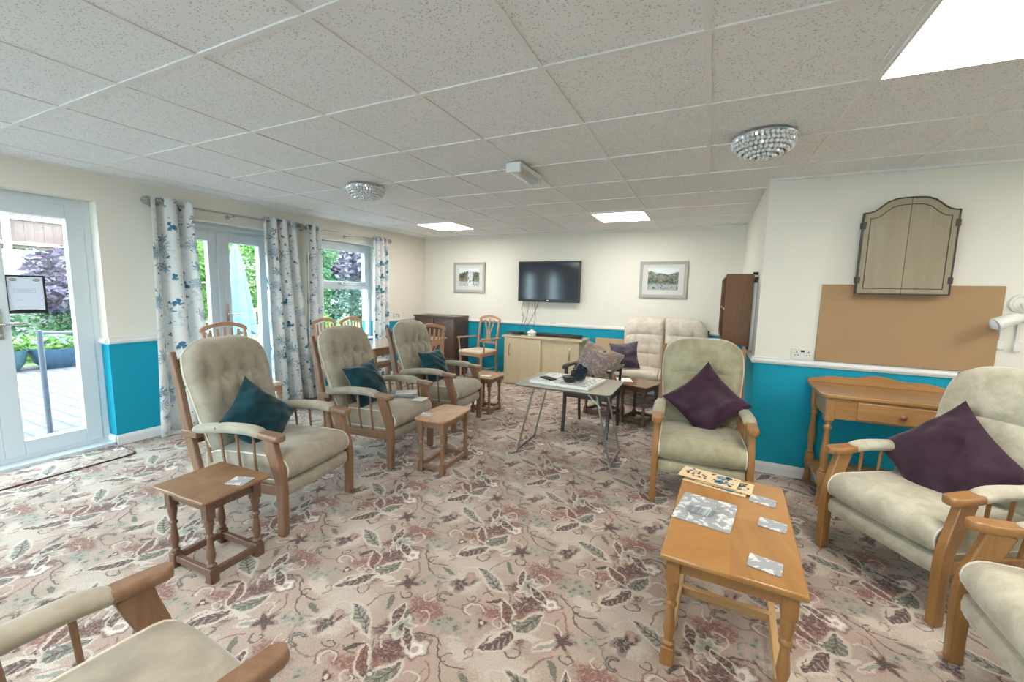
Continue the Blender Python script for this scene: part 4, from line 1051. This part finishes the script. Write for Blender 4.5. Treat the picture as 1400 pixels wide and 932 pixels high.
def outline(P, w_, y0, y1):
    bb = B(); n = len(P)
    for i in range(n-1):
        a, c = Vector(P[i]), Vector(P[i+1]); d_ = (c-a).normalized()*(w_*.3); nn = Vector((-(c-a).y, (c-a).x)).normalized()*(w_/2); a -= d_; c += d_
        prism(bb, [tuple(a-nn), tuple(c-nn), tuple(c+nn), tuple(a+nn)], y0, y1, 'xz')
    return bb
P = arch(.243, .545, .637); obj('edging', outline(P+[P[0]], .009, -.078, -.052), 'edge', t, smooth=False)
P = arch(.243, .545, .628, .036); obj('inlay_line', outline(P+[P[0]], .0055, -.0765, -.0745), 'edge', t, smooth=False)
# sockets
def socket(label, x, y, z, w_, face='y', mod=2):
    t = thing('wall_socket', label, 'socket', (x, y, z), 0 if face == 'y' else R(90))
    b = B(); bx(b, -w_/2, w_/2, -.010, 0, -.043, .043); obj('face_plate', b, plain('ivory_plastic', (.68, .68, .62), .4), t, .003)
    b = B()
    for k in range(mod):
        cx = -w_/2+w_*(k+.5)/mod
        bx(b, cx-.003, cx+.003, -.0115, -.0095, .008, .020); bx(b, cx-.014, cx-.006, -.0115, -.0095, -.012, -.006); bx(b, cx+.006, cx+.014, -.0115, -.0095, -.012, -.006)
    obj('pin_slot', b, 'black', t, smooth=False)
    b = B(); bx(b, -.012, .012, -.012, -.0095, .015, .030); obj('switch', b, 'black', t, smooth=False)
socket('wide double wall socket above the dado rail left of the hardboard', .672, YR-.001, .978, .150)
socket('small white wall socket just above the dark corner cabinet', XL+.001, 5.27, .975, .14, 'x')
b = B(); bx(b, 0, .03, -.03, .03, -.03, .03); o = obj('plug_adaptor', b, 'white', None, .005); o.location = (XL+.013, 5.33, .975); tag(o, 'white plug adaptor pushed into the corner wall socket', 'plug')
# reading lamp on the right wall
t = thing('wall_lamp', 'white adjustable wall lamp at the right edge beside the hardboard', 'wall lamp', (1.80, YR-.002, 1.36))
b = B(); lathe(b, [(.001, 0), (.062, 0), (.062, .012), (.048, .020), (.044, .012), (.001, .012)], 24); b.transform(Matrix.Translation((0, 0, .035)) @ Matrix.Rotation(R(90), 4, 'X')); obj('wall_plate', b, 'lampw', t, .002)
b = B(); tube(b, [(0, -.012, .035), (-.005, -.06, -.01), (-.02, -.10, -.05)], .012); obj('arm', b, 'lampw', t)
b = B(); tube(b, [(-.03, -.11, -.045), (-.06, -.115, -.052), (-.12, -.125, -.075), (-.165, -.13, -.098)], [.018, .034, .038, .042], 20); h_ = obj('lamp_head', b, 'lampw', t, .003)
b = B(); lathe(b, [(.001, .02), (.02, .018), (.034, .004), (.034, 0), (.001, 0)], 16); b.transform(Matrix.Translation((-.167, -.1302, -.099)) @ Matrix.Rotation(R(-113), 4, 'Y')); obj('bulb', b, plain('frosted_bulb', (.7, .7, .7), .3), h_)
b = B(); bx(b, -.05, .10, -.014, -.002, -.075, -.060); obj('cross_bar', b, 'lampw', t, .003)
for k, (xx, z0, z1) in enumerate(((-.075, -.26, -.09), (.0, -.27, -.075))):
    b = B(); bx(b, xx-.008, xx+.008, -.012, -.002, z0+.06, z1); bx(b, xx-.016, xx+.016, -.026, -.002, z0, z0+.06); obj('pull_switch', b, 'lampw', t, .003)
# console table
t = thing('console_table', 'waxed pine console table with one drawer against the teal right wall', 'console table', (1.13, 3.53, 0))
hw, dp = .41, .235
b = B(); prism(b, [(-hw, dp), (-hw, -dp+.04), (-hw+.03, -dp), (hw-.03, -dp), (hw, -dp+.04), (hw, dp)], .755, .78, 'xy'); obj('tabletop', b, 'pine', t, .006)
b = B(); P = [(-hw, .78)] ; 
for k in range(25): u = -1+k/12; P.append((u*hw, .833+.018*math.cos(u*PI*1.0) + .008*math.cos(u*PI*3)))
P.append((hw, .78)); prism(b, P, dp-.018, dp, 'xz'); obj('back_crest', b, 'pine', t, .003)
for sx in (-1, 1):
    for sy in (-1, 1):
        x, y = sx*(hw-.055), sy*(dp-.04); b = B()
        bx(b, x-.026, x+.026, y-.026, y+.026, .60, .755); bx(b, x-.026, x+.026, y-.026, y+.026, .14, .24); bx(b, x-.026, x+.026, y-.026, y+.026, 0, .03) 
        lathe(b, [(.020, .24), (.024, .25), (.016, .265), (.018, .29), (.025, .36), (.019, .46), (.015, .53), (.024, .545), (.024, .555), (.015, .57), (.024, .595), (.024, .60)], 16, (x, y, 0)); lathe(b, [(.026, .0), (.024, .05), (.018, .09), (.024, .11), (.02, .14)], 16, (x, y, 0)); obj('leg', b, 'pinev', t, .003)
b = B(); bx(b, -hw+.055, hw-.055, -dp+.022, -dp+.04, .615, .755); bx(b, -hw+.055, hw-.055, dp-.06, dp-.04, .615, .755); bx(b, -hw+.045, -hw+.065, -dp+.04, dp-.04, .615, .755); bx(b, hw-.065, hw-.045, -dp+.04, dp-.04, .615, .755); obj('apron', b, 'pine', t, .002)
b = B(); bx(b, -.215, .215, -dp+.004, -dp+.022, .628, .742); d = obj('drawer', b, 'pine', t, .005)
b = B(); lathe(b, [(.001, 0), (.010, 0), (.008, .012), (.019, .022), (.021, .032), (.012, .042), (.001, .044)], 16); b.transform(Matrix.Translation((0, -dp+.004, .685)) @ Matrix.Rotation(R(90), 4, 'X')); obj('knob', b, wood('reddish_knob', (.33, .13, .06), (.25, .09, .04)), d)
b = B(); bx(b, -hw+.03, hw-.03, -dp+.02, dp-.02, .17, .19); obj('lower_shelf', b, 'pine', t, .004)
# tan panel behind the sofa
b = B(); bx(b, -1.46, -.80, YB-.045, YB-.028, 0.0, .765); tag(obj('tan_board', b, 'cardb', None, .01), 'tan board leaning upright on the blue wall beside the sofa', 'board')

# ------------------------------------------------------------------ sofa
t = thing('sofa', 'cream two seater sofa with tufted back cushions in the far right recess', 'sofa', (-.50, 5.24, 0), R(-90))
W = .52
for s in (-1, 1):
    y = s*(W+.03)
    b = B(); slab(b, [(.0, 0, .050), (.0, .32, .060), (-.028, .42, .070), (-.06, .562, .085)], y-.02, y+.02); obj('leg', b, 'oakw', t, .006)
    b = B(); slab(b, [(-.55, 0, .040), (-.59, .42, .056), (-.66, .78, .050), (-.715, .95, .036)], y-.017-s*.03, y+.017-s*.03); obj('leg', b, 'oakw', t, .006)
    b = B(); slab(b, [(0, .26, .06), (-.56, .245, .06)], y-.012, y+.012); obj('side_rail', b, 'oakw', t, .004)
    b = B(); tube(b, smooth_path([(-.02, y, .575), (-.2, y, .595), (-.4, y, .585), (-.60, y, .56)], 5), [.03]*16, 14, sx=1.3); obj('armrest', b, 'velS', t)
    for k in range(3): b = B(); tube(b, [(-.17-.12*k, y, .27), (-.19-.12*k, y, .56)], .008); obj('spindle', b, 'oakw', t)
    b = B(); seat_cushion(b, W/2-.004, -.56, .02, .32, .455, y0=s*W/2); obj('seat_cushion', b, 'velS', t)
    b = B(); back_cushion(b, .70, W/2-.004, W/2-.0, .15, 'grid', .09, y0=s*W/2, outer=s); b.transform(Matrix.Translation((-.575, 0, .39)) @ Matrix.Rotation(-R(11), 4, 'Y')); obj('back_cushion', b, 'velS', t)
b = B(); bx(b, -.56, .012, -W, W, .225, .318); obj('seat_base', b, 'velS', t, .01)
b = B(); bx(b, -.70, -.68, -W-.02, W+.02, .90, .95); bx(b, -.58, -.56, -W-.02, W+.02, .24, .30); obj('rear_rail', b, 'oakw', t, .004)

# ------------------------------------------------------------------ cushions
pillow('cushion', 'teal velvet cushion balanced on its point on the nearest window side armchair', 'teal', .40, (-2.52, 1.63, .575), (.90, .10, .44), R(42), seed=1, group='teal velvet cushions')
pillow('cushion', 'teal velvet cushion tilted on the middle armchair of the window row', 'teal', .385, (-2.57, 2.61, .595), (.90, .04, .42), R(5), seed=2, group='teal velvet cushions')
pillow('cushion', 'teal velvet cushion standing square on the farthest window side armchair', 'teal', .38, (-2.60, 3.62, .585), (.90, -.05, .42), R(2), seed=3, group='teal velvet cushions')
pillow('cushion', 'shiny plum satin cushion on its point on the armchair facing the viewer', 'plum', .43, (.03, 3.30, .635), (0, -.90, .42), R(45), seed=4, pinch=.13)
pillow('cushion', 'dusky plum cushion with ribbed stripe on the cream armchair by the console', 'plumd', .46, (1.15, 2.80, .60), (-.70, -.56, .43), R(50), seed=5)
pillow('cushion', 'grey purple cushion leaning in the left corner of the sofa', 'greypl', .36, (-.92, 5.33, .625), (.1, -.85, .35), R(8), seed=6, pinch=.13)
pillow('cushion', 'patterned tapestry cushion with piped edge on the dark open armchair', 'tapestry', .43, (-.99, 4.19, .69), (-.08, -.93, .35), R(-18), seed=7, pipe='velA', sq=.36, pinch=.05)

# ------------------------------------------------------------------ small things
def slabthing(name, label, cat, loc, rz, w_, h_, th, mat, group=None, r=.006):
    b = B(); P = []
    for sx, sy, a0 in ((1, 1, 0), (-1, 1, 90), (-1, -1, 180), (1, -1, 270)):
        for k in range(4): a = R(a0+30*k); P.append((sx*(w_/2-r)+r*math.cos(a), sy*(h_/2-r)+r*math.sin(a)))
    prism(b, P, 0, th, 'xy'); o = obj(name, b, mat, None, .001); o.location = loc; o.rotation_euler = (0, 0, rz); return tag(o, label, cat, group)
HT = .4605
slabthing('coaster', 'grey floral coaster at the far right of the coffee table', 'coaster', (.291, 2.155, HT), R(-12), .105, .080, .005, 'coaster', 'grey floral coasters')
slabthing('coaster', 'grey floral coaster halfway along the right side of the coffee table', 'coaster', (.305, 1.935, HT), R(-12), .100, .080, .005, 'coaster', 'grey floral coasters')
slabthing('coaster', 'grey floral coaster nearest the viewer on the coffee table', 'coaster', (.245, 1.622, HT), R(-12), .105, .085, .005, 'coaster', 'grey floral coasters')
slabthing('placemat', 'large grey floral placemat on the left of the coffee table', 'placemat', (.052, 1.93, HT), R(-9), .225, .270, .004, 'coaster')
for k in range(5):
    names = ['bottom', 'second', 'third', 'fourth', 'top']
    slabthing('coaster', 'grey floral coaster, %s of the small stack on the placemat' % names[k], 'coaster', (.036+.0015*k, 1.925-.001*k, HT+.0045+.0068*k), R(-12+2.5*k), .098, .085, .0060, 'coaster', 'stack of coasters on the placemat')
def puzzle(label, loc, rz, w_, h_, seed, n=56):
    t = thing('wooden_puzzle', label, 'puzzle', loc, rz, 'flat wooden puzzles')
    b = B(); bx(b, -w_/2, w_/2, -h_/2, h_/2, 0, .006); obj('board', b, 'ply', t, .002)
    rng = random.Random(seed); cols = [(.03, .03, .03), (.05, .25, .38), (.28, .10, .06), (.45, .5, .5), (.10, .08, .05)]
    for q, c in enumerate(cols):
        b = B()
        for k in range(n//4):
            cx = rng.uniform(-w_*.42, w_*.42) if q != 1 else rng.uniform(.10, .34)*w_; cy = rng.uniform(-h_*.38, h_*.38); rr = rng.uniform(.004, .013) if q != 1 else rng.uniform(.010, .024)
            m_ = rng.randint(5, 9); a0 = rng.random()*6
            prism(b, [(cx+rr*rng.uniform(.5, 1)*math.cos(a0+2*PI*i/m_), cy+rr*rng.uniform(.5, 1)*math.sin(a0+2*PI*i/m_)) for i in range(m_)], .0061, .0072+.0001*q, 'xy')
        obj('picture_piece', b, plain('puzzle_ink', c, .5), t, smooth=False)
puzzle('pale wooden puzzle, lowest of the pile on the coffee table', (.095, 2.245, HT), R(-13), .285, .125, 1)
puzzle('pale wooden puzzle lying under the top one, showing at the right', (.135, 2.255, HT+.0085), R(-10), .25, .130, 2)
puzzle('pale wooden puzzle with a blue bird on top of the pile', (.065, 2.27, HT+.017), R(-13), .27, .135, 3)
slabthing('coaster', 'grey floral coaster on the side table nearest the viewer', 'coaster', (-2.055, 1.215, .4305), R(20), .10, .085, .004, 'coaster', 'grey floral coasters')
slabthing('coaster', 'grey floral coaster on the near corner of the bowed honey oak side table', 'coaster', (-1.93, 2.585, .4305), R(20), .095, .08, .004, 'coaster', 'grey floral coasters')
slabthing('coaster', 'white coaster on the side table beyond the farthest armchair', 'coaster', (-2.26, 4.13, .4305), R(10), .11, .08, .004, 'paper', 'grey floral coasters')
slabthing('paper_sheet', 'white paper lying on the brown table behind the dark framed chair', 'paper', (-.80, 4.72, .4405), R(20), .16, .21, .002, 'paper')
slabthing('booklet', 'thin grey booklet on the seat of the middle armchair', 'booklet', (-2.41, 2.86, .468), R(25), .21, .15, .018, plain('booklet_cover', (.30, .33, .38), .5, nz=.5, bs=30))
slabthing('magazine', 'folded pale magazine lying on the grey booklet on the middle armchair', 'magazine', (-2.38, 2.88, .4865), R(38), .18, .13, .008, 'paper')
slabthing('newspaper', 'folded newspaper between the booklet and arm of the middle armchair', 'newspaper', (-2.19, 2.83, .462), R(10), .10, .12, .006, 'paper')
# folding table contents: an open word puzzle book with printed columns, phone, case, cloth
t = thing('newspaper_page', 'white printed board with rows of text on the folding table', 'printed board', (-1.07, 3.46, FH+.001), R(-6))
b = B(); bx(b, -.27, .27, -.22, .22, 0, .024); obj('sheet', b, 'paper', t, .004)
b = B(); rng = random.Random(3)
for r_ in range(16):
    y = -.195+.026*r_; x = -.25
    while x < .24:
        l = rng.uniform(.012, .045); bx(b, x, min(x+l, .25), y-.0032, y+.0032, .0241, .0246); x += l+rng.uniform(.012, .05)
obj('printed_text', b, 'pinkp', t, smooth=False)
slabthing('mobile_phone', 'black mobile phone on the left of the printed board', 'phone', (-1.235, 3.40, FH+.0255), R(-30), .15, .075, .010, 'black')
slabthing('folded_leaflet', 'folded grey white leaflet just behind the mobile phone', 'leaflet', (-1.22, 3.50, FH+.0255), R(-20), .16, .10, .010, 'paper')
t = thing('dish', 'small black dish in the middle of the folding table', 'dish', (-1.03, 3.37, FH+.025))
b = B(); lathe(b, [(.001, 0), (.040, 0), (.058, .035), (.060, .045), (.055, .045), (.038, .008), (.001, .008)], 24); obj('bowl', b, 'blackm', t)
b = B(); lathe(b, [(.0605, .044), (.062, .047), (.0605, .050), (.056, .047)], 24); obj('rim', b, 'black', t)
b = B(); bmesh.ops.create_icosphere(b, subdivisions=4, radius=1)
for v in b.verts:
    p = v.co; n_ = noise.noise(p*2.2+Vector((4, 1, 2)))*.35 + noise.noise(p*5)*.14
    v.co = Vector((p.x*.10*(1+n_), p.y*.06*(1+n_), max(-.0, (p.z*.5+.5)*(.115+.04*p.x)*(1+n_))))
o = obj('folded_cloth', b, 'navy'); o.location = (-.975, 3.47, FH+.026); o.rotation_euler = (0, 0, R(-50)); tag(o, 'crumpled dark navy cloth behind the black dish on the folding table', 'cloth')
# lead tangle by the back wall
b = B(); rng = random.Random(5); P = [(-3.0+rng.uniform(-.09, .09), 5.85+rng.uniform(-.08, .08), .012+rng.uniform(0, .05)) for _ in range(12)]; tube(b, smooth_path([(-2.92, 6.0, .25)]+P, 5), .005, 6); tag(obj('power_lead', b, 'black'), 'tangled black power lead on the carpet by the pale cabinet', 'cable')
# door mat
t = thing('doormat', 'carpet offcut mat with bound edge lying inside the garden door', 'doormat', (0, 0, 0))
P = [(-4.66, .25), (-4.20, .25), (-4.195, 1.60), (-4.215, 1.655), (-4.26, 1.675), (-4.66, 1.675)]
b = B(); prism(b, P, .0005, .011, 'xy'); obj('mat_pile', b, 'carpet', t, .002)
b = B(); tube(b, smooth_path([(-4.197, .25, .006), (-4.197, 1.0, .006), (-4.192, 1.60, .006), (-4.212, 1.66, .006), (-4.26, 1.68, .006), (-4.52, 1.68, .006)], 5), .006, 6); obj('bound_edge', b, 'walnut', t)

# ------------------------------------------------------------------ the garden
b = B(); bx(b, -10.4, XL-.3, -8, 12, -.12, -.05); bx(b, XL-.3, 6, -10, YF-.2, -.12, -.05); struct('patio', b, mat_brick('patio_paving', (.10, .092, .095), (.125, .115, .12), (.038, .034, .042), .30, .15, ms=.014), smooth=False)
N = NT('lawn_grass'); co = N.co(); c_ = N.mix(N.noise(co, 3, 4, .7), (.11, .20, .05), (.22, .32, .11)); N.bump(N.noise(co, 60, 2), .5, .03); lawnm = N.base(c_, .9)
b = B(); bx(b, -24, -10.4, -8, 26, -.14, -.045); struct('lawn', b, lawnm, smooth=False)
b = B(); bx(b, -13.6, -13.1, -6, 7.6, -.1, 2.05); struct('garden_wall', b, mat_brick('rubble_stone', (.24, .24, .24), (.38, .37, .36), (.15, .15, .15), .34, .15, 'yz', .02), smooth=False)
t = thing('garden_fence', 'weathered brown panel fence on top of the garden wall', 'fence', (-13.25, 0, 2.05))
b = B()
for k in range(95):
    y = -6+.143*k; bx(b, -.01, .012 if k % 2 else .02, y, y+.138, .04, 1.9)
obj('boards', b, wood('weathered_board', (.17, .105, .09), (.11, .065, .055), rough=.8), t, smooth=False)
for y in (-5.9, -4.0, -2.1, -.2, 1.7, 3.45, 5.3, 7.2):
    b = B(); bx(b, .02, .11, y-.05, y+.05, -1.6, 1.95); obj('post', b, plain('pale_post', (.36, .31, .27), .8), t, smooth=False)
for z in (.10, .62, 1.5):
    b = B(); bx(b, .02, .06, -6, 7.6, z, z+.07); obj('rail', b, plain('pale_rail', (.33, .27, .24), .8), t, smooth=False)
LG1 = mat_leaf('bright_green_leaf', (.06, .16, .03), (.14, .28, .06), (.33, .42, .14)); LG2 = mat_leaf('mid_green_leaf', (.035, .095, .04), (.08, .17, .07), (.18, .27, .14)); LP = mat_leaf('purple_leaf', (.07, .05, .085), (.12, .09, .13), (.23, .20, .25)); LH = mat_leaf('blue_green_leaf', (.035, .085, .065), (.08, .15, .115), (.19, .27, .22))
def leaves(b, c, rad, n, size, rng, shell=.55):
    for _ in range(n):
        while True:
            p = Vector((rng.uniform(-1, 1), rng.uniform(-1, 1), rng.uniform(-1, 1)))
            if shell**2 < p.length_squared <= 1: break
        p = Vector((p.x*rad[0], p.y*rad[1], p.z*rad[2])) + Vector(c)
        q = Matrix.Rotation(rng.uniform(0, 6.28), 3, 'Z') @ Matrix.Rotation(rng.uniform(-1.2, 1.2), 3, 'X') @ Matrix.Rotation(rng.uniform(-1, 1), 3, 'Y'); s = size*rng.uniform(.6, 1.3)
        pts = [Vector((-s, 0, 0)), Vector((0, -s*.42, s*.08)), Vector((s, 0, 0)), Vector((0, s*.42, s*.08))]
        b.faces.new([b.verts.new(p + q @ v) for v in pts])
def tree(name, label, loc, blobs, n, size, leaf, seed, trunk=(1.0, .08), cat='tree', group=None):
    rng = random.Random(seed); t = thing(name, label, cat, loc, 0, group)
    b = B()
    tot = sum(r[0]*r[1]+r[2]*r[1] for c, r in blobs)
    for c, r in blobs: leaves(b, c, r, int(n*(r[0]*r[1]+r[2]*r[1])/tot), size, rng)
    obj('foliage', b, leaf, t, smooth=False)
    b = B(); tube(b, smooth_path([(0, 0, 0), (.03, .02, trunk[0]*.5), (-.02, .0, trunk[0])], 3), [trunk[1]]*7, 8)
    for c, r in blobs[:5]: tube(b, [(-.02, 0, trunk[0]*.7), (c[0]*.5, c[1]*.5, (trunk[0]*.7+c[2])/2), tuple(c)], [trunk[1]*.5, trunk[1]*.35, trunk[1]*.15], 6)
    obj('trunk', b, plain('bark', (.12, .08, .06), .9), t)
tree('acer_tree', 'purple leaved small tree against the stone wall beyond the garden door', (-12.0, 4.05, -.05), [((0, 0, 1.6), (.9, .75, .6)), ((.1, .55, 2.05), (.7, .6, .5)), ((.2, -.3, 1.2), (.8, .7, .4)), ((0, .5, 1.1), (.7, .6, .4))], 4200, .085, LP, 1, (1.2, .06))
tree('shrub', 'green shrub under the purple tree beyond the garden door', (-11.9, 3.2, -.05), [((0, 0, .45), (.6, .8, .5)), ((.2, 1.0, .5), (.6, .7, .5))], 1500, .06, LG2, 2, (.3, .03), 'shrub')
for k, (y, h_, lb, lf) in enumerate(((6.3, 2.5, 'bright green leafy shrub seen in the left french door pane', LG1), (8.3, 3.1, 'tall bright green tree right of the blue parasol', LG1), (9.8, 3.0, 'mid green tree behind the white bench', LG2))):
    tree('garden_tree', lb, (-12.4, y, -.05), [((0, 0, h_*.55), (.9, .95, h_*.5)), ((.1, .4, h_*.9), (.8, .8, .7)), ((0, -.4, h_*.4), (.9, .8, .7))], 5000, .085, lf, 10+k, (h_*.5, .08), 'tree', 'trees beyond the french doors')
tree('copper_beech', 'large purple leaved tree filling the upper pane of the far window', (-14.5, 14.0, -.05), [((0, 0, 3.0), (2.2, 2.6, 1.5)), ((.3, -1.5, 2.6), (1.8, 1.8, 1.1)), ((.2, 1.8, 2.7), (1.8, 1.9, 1.2)), ((0, 0, 4.2), (2, 2.4, 1.2)), ((0, 3.6, 3.4), (2, 2, 1.6))], 10000, .15, LP, 21, (2.2, .2))
for k, (y, lb) in enumerate(((9.6, 'blue green hedge clump at the left of the far window'), (11.6, 'blue green hedge clump in the middle of the far window'), (13.6, 'blue green hedge clump at the right of the far window'))):
    tree('hedge_clump', lb, (-13.6, y, -.05), [((0, 0, .9), (.7, 1.15, .85)), ((0, .3, 1.5), (.6, .9, .5))], 4200, .09, LH, 30+k, (.6, .06), 'hedge', 'hedge beyond the lawn')
tree('shrub', 'small bright green shrub on the lawn below the far window hedge', (-10.9, 8.9, -.05), [((0, 0, .35), (.5, .6, .4))], 900, .06, LG1, 41, (.2, .03), 'shrub')
# tall backdrop trees so the sky is closed off by foliage
for k, (x, y, lb) in enumerate(((-20, 5.0, 'tall green tree far behind the stone wall'), (-20, 11.0, 'tall green tree far behind the parasol'), (-20, 22.0, 'tall green tree beyond the right of the lawn'))):
    tree('tall_tree', lb, (x, y, -.05), [((0, 0, 3.2), (1.6, 2.1, 1.8)), ((0, .8, 4.6), (1.5, 1.8, 1.3)), ((0, -.8, 1.8), (1.4, 1.9, 1.5))], 3500, .17, LG2, 50+k, (2.5, .15), 'tree', 'tall trees at the end of the garden')
# parasol
PX, PY = -7.5, 4.58
t = thing('parasol', 'closed light blue garden parasol standing outside the french doors', 'parasol', (PX, PY, -.05))
b = B(); tube(b, [(0, 0, 0), (0, 0, 2.3)], .022, 12); obj('pole', b, plain('white_pole', (.7, .72, .72), .4), t)
b = B(); rings = []
for k in range(15):
    f = k/14; z = .62+1.52*f; rr = .20*(1-f)**.75+.030; rings.append([(rr*(1+.22*math.cos(a*6*2*PI/48+f*.6))*math.cos(2*PI*a/48), rr*(1+.22*math.cos(a*6*2*PI/48+f*.6))*math.sin(2*PI*a/48), z-(.05*math.cos(a*6*2*PI/48) if k == 0 else 0)) for a in range(48)])
loft(b, rings); obj('canopy', b, plain('light_blue_canvas', (.12, .22, .28), .8), t)
b = B(); lathe(b, [(.001, 0), (.24, 0), (.24, .05), (.05, .07), (.04, .25), (.001, .25)], 24); obj('base', b, plain('grey_base', (.3, .3, .3), .7), t)
# white benches
def bench(label, x, y, rz):
    t = thing('garden_bench', label, 'bench', (x, y, -.05), rz, 'white garden benches'); wm = plain('white_garden_paint', (.74, .74, .72), .6)
    b = B()
    for k in range(4): bx(b, -.05-.12*k, .04-.12*k, -.6, .6, .42, .44)
    obj('seat', b, wm, t, smooth=False)
    b = B(); bx(b, -.46, -.43, -.6, .6, .86, .93); bx(b, -.46, -.43, -.6, .6, .50, .54)
    for k in range(11): bx(b, -.452, -.438, -.57+.114*k-.022, -.57+.114*k+.022, .54, .86)
    obj('backrest', b, wm, t, smooth=False)
    for s in (-1, 1):
        b = B(); bx(b, -.02, .04, s*.58-.03, s*.58+.03, 0, .64); obj('leg', b, wm, t, smooth=False)
        b = B(); bx(b, -.47, -.42, s*.58-.03, s*.58+.03, 0, .93); obj('leg', b, wm, t, smooth=False)
        b = B(); bx(b, -.46, .05, s*.58-.03, s*.58+.03, .63, .66); obj('armrest', b, wm, t, smooth=False)
bench('white slatted garden bench beyond the parasol', -9.2, 6.0, R(-15)); bench('white slatted garden bench seen past the door frame', -9.7, 4.9, R(10))
# planters
FL = {0: (.62, .30, .42), 1: (.32, .40, .62), 2: (.70, .25, .40), 3: (.75, .72, .62)}
for k, (x, y, r_, c, lb, fc) in enumerate(((-10.0, 2.44, .25, (.04, .09, .11), 'teal glazed bowl planter at the left edge of the garden door', 3), (-10.0, 3.02, .33, (.03, .07, .12), 'wide blue glazed bowl planter with blue flowers on the patio', 1), (-10.0, 3.74, .26, (.045, .04, .065), 'dark purple bowl planter with pink flowers by the handrail', 2))):
    t = thing('planter', lb, 'planter', (x, y, -.05)); b = B(); lathe(b, [(.001, 0), (r_*.5, 0), (r_*.85, .12), (r_, .30), (r_*1.04, .34), (r_*.95, .34), (r_*.9, .28), (.001, .28)], 24); obj('bowl', b, plain('glazed_bowl', c, .3), t)
    rng = random.Random(k); b = B(); leaves(b, (0, 0, .40), (r_*.9, r_*.9, .16), 420, .05, rng, 0); obj('foliage', b, LG1, t, smooth=False)
    b = B(); leaves(b, (0, 0, .47), (r_*.85, r_*.85, .12), 160, .04, rng, 0); obj('flowers', b, plain('petal_colour', FL[fc], .7), t, smooth=False)
for k in range(3):
    tree('flowering_plant', ['low blue flowering plant behind the bowl planters', 'low leafy plant at the lawn edge', 'low pink flowering plant near the handrail end'][k], (-10.9, 2.3+.85*k, -.05), [((0, 0, .25), (.35, .4, .28))], 700, .05, [LH, LG1, LG2][k], 60+k, (.15, .02), 'plant')
# handrail outside
t = thing('handrail', 'grey steel handrail and post on the patio outside the garden door', 'handrail', (-5.65, 1.61, -.05))
b = B(); tube(b, [(0, 0, 0), (0, 0, .99)], .022, 12); obj('post', b, plain('grey_rail_paint', (.10, .10, .125), .5), t)
b = B(); tube(b, [(0, 0, .97), (-.6, .45, .90), (-1.5, 1.1, .80)], .018, 12); obj('rail', b, plain('grey_rail_paint', (.10, .10, .125), .5), t)
b = B(); tube(b, [(-1.5, 1.1, 0), (-1.5, 1.1, .80)], .022, 12); obj('post', b, plain('grey_rail_paint', (.10, .10, .125), .5), t)
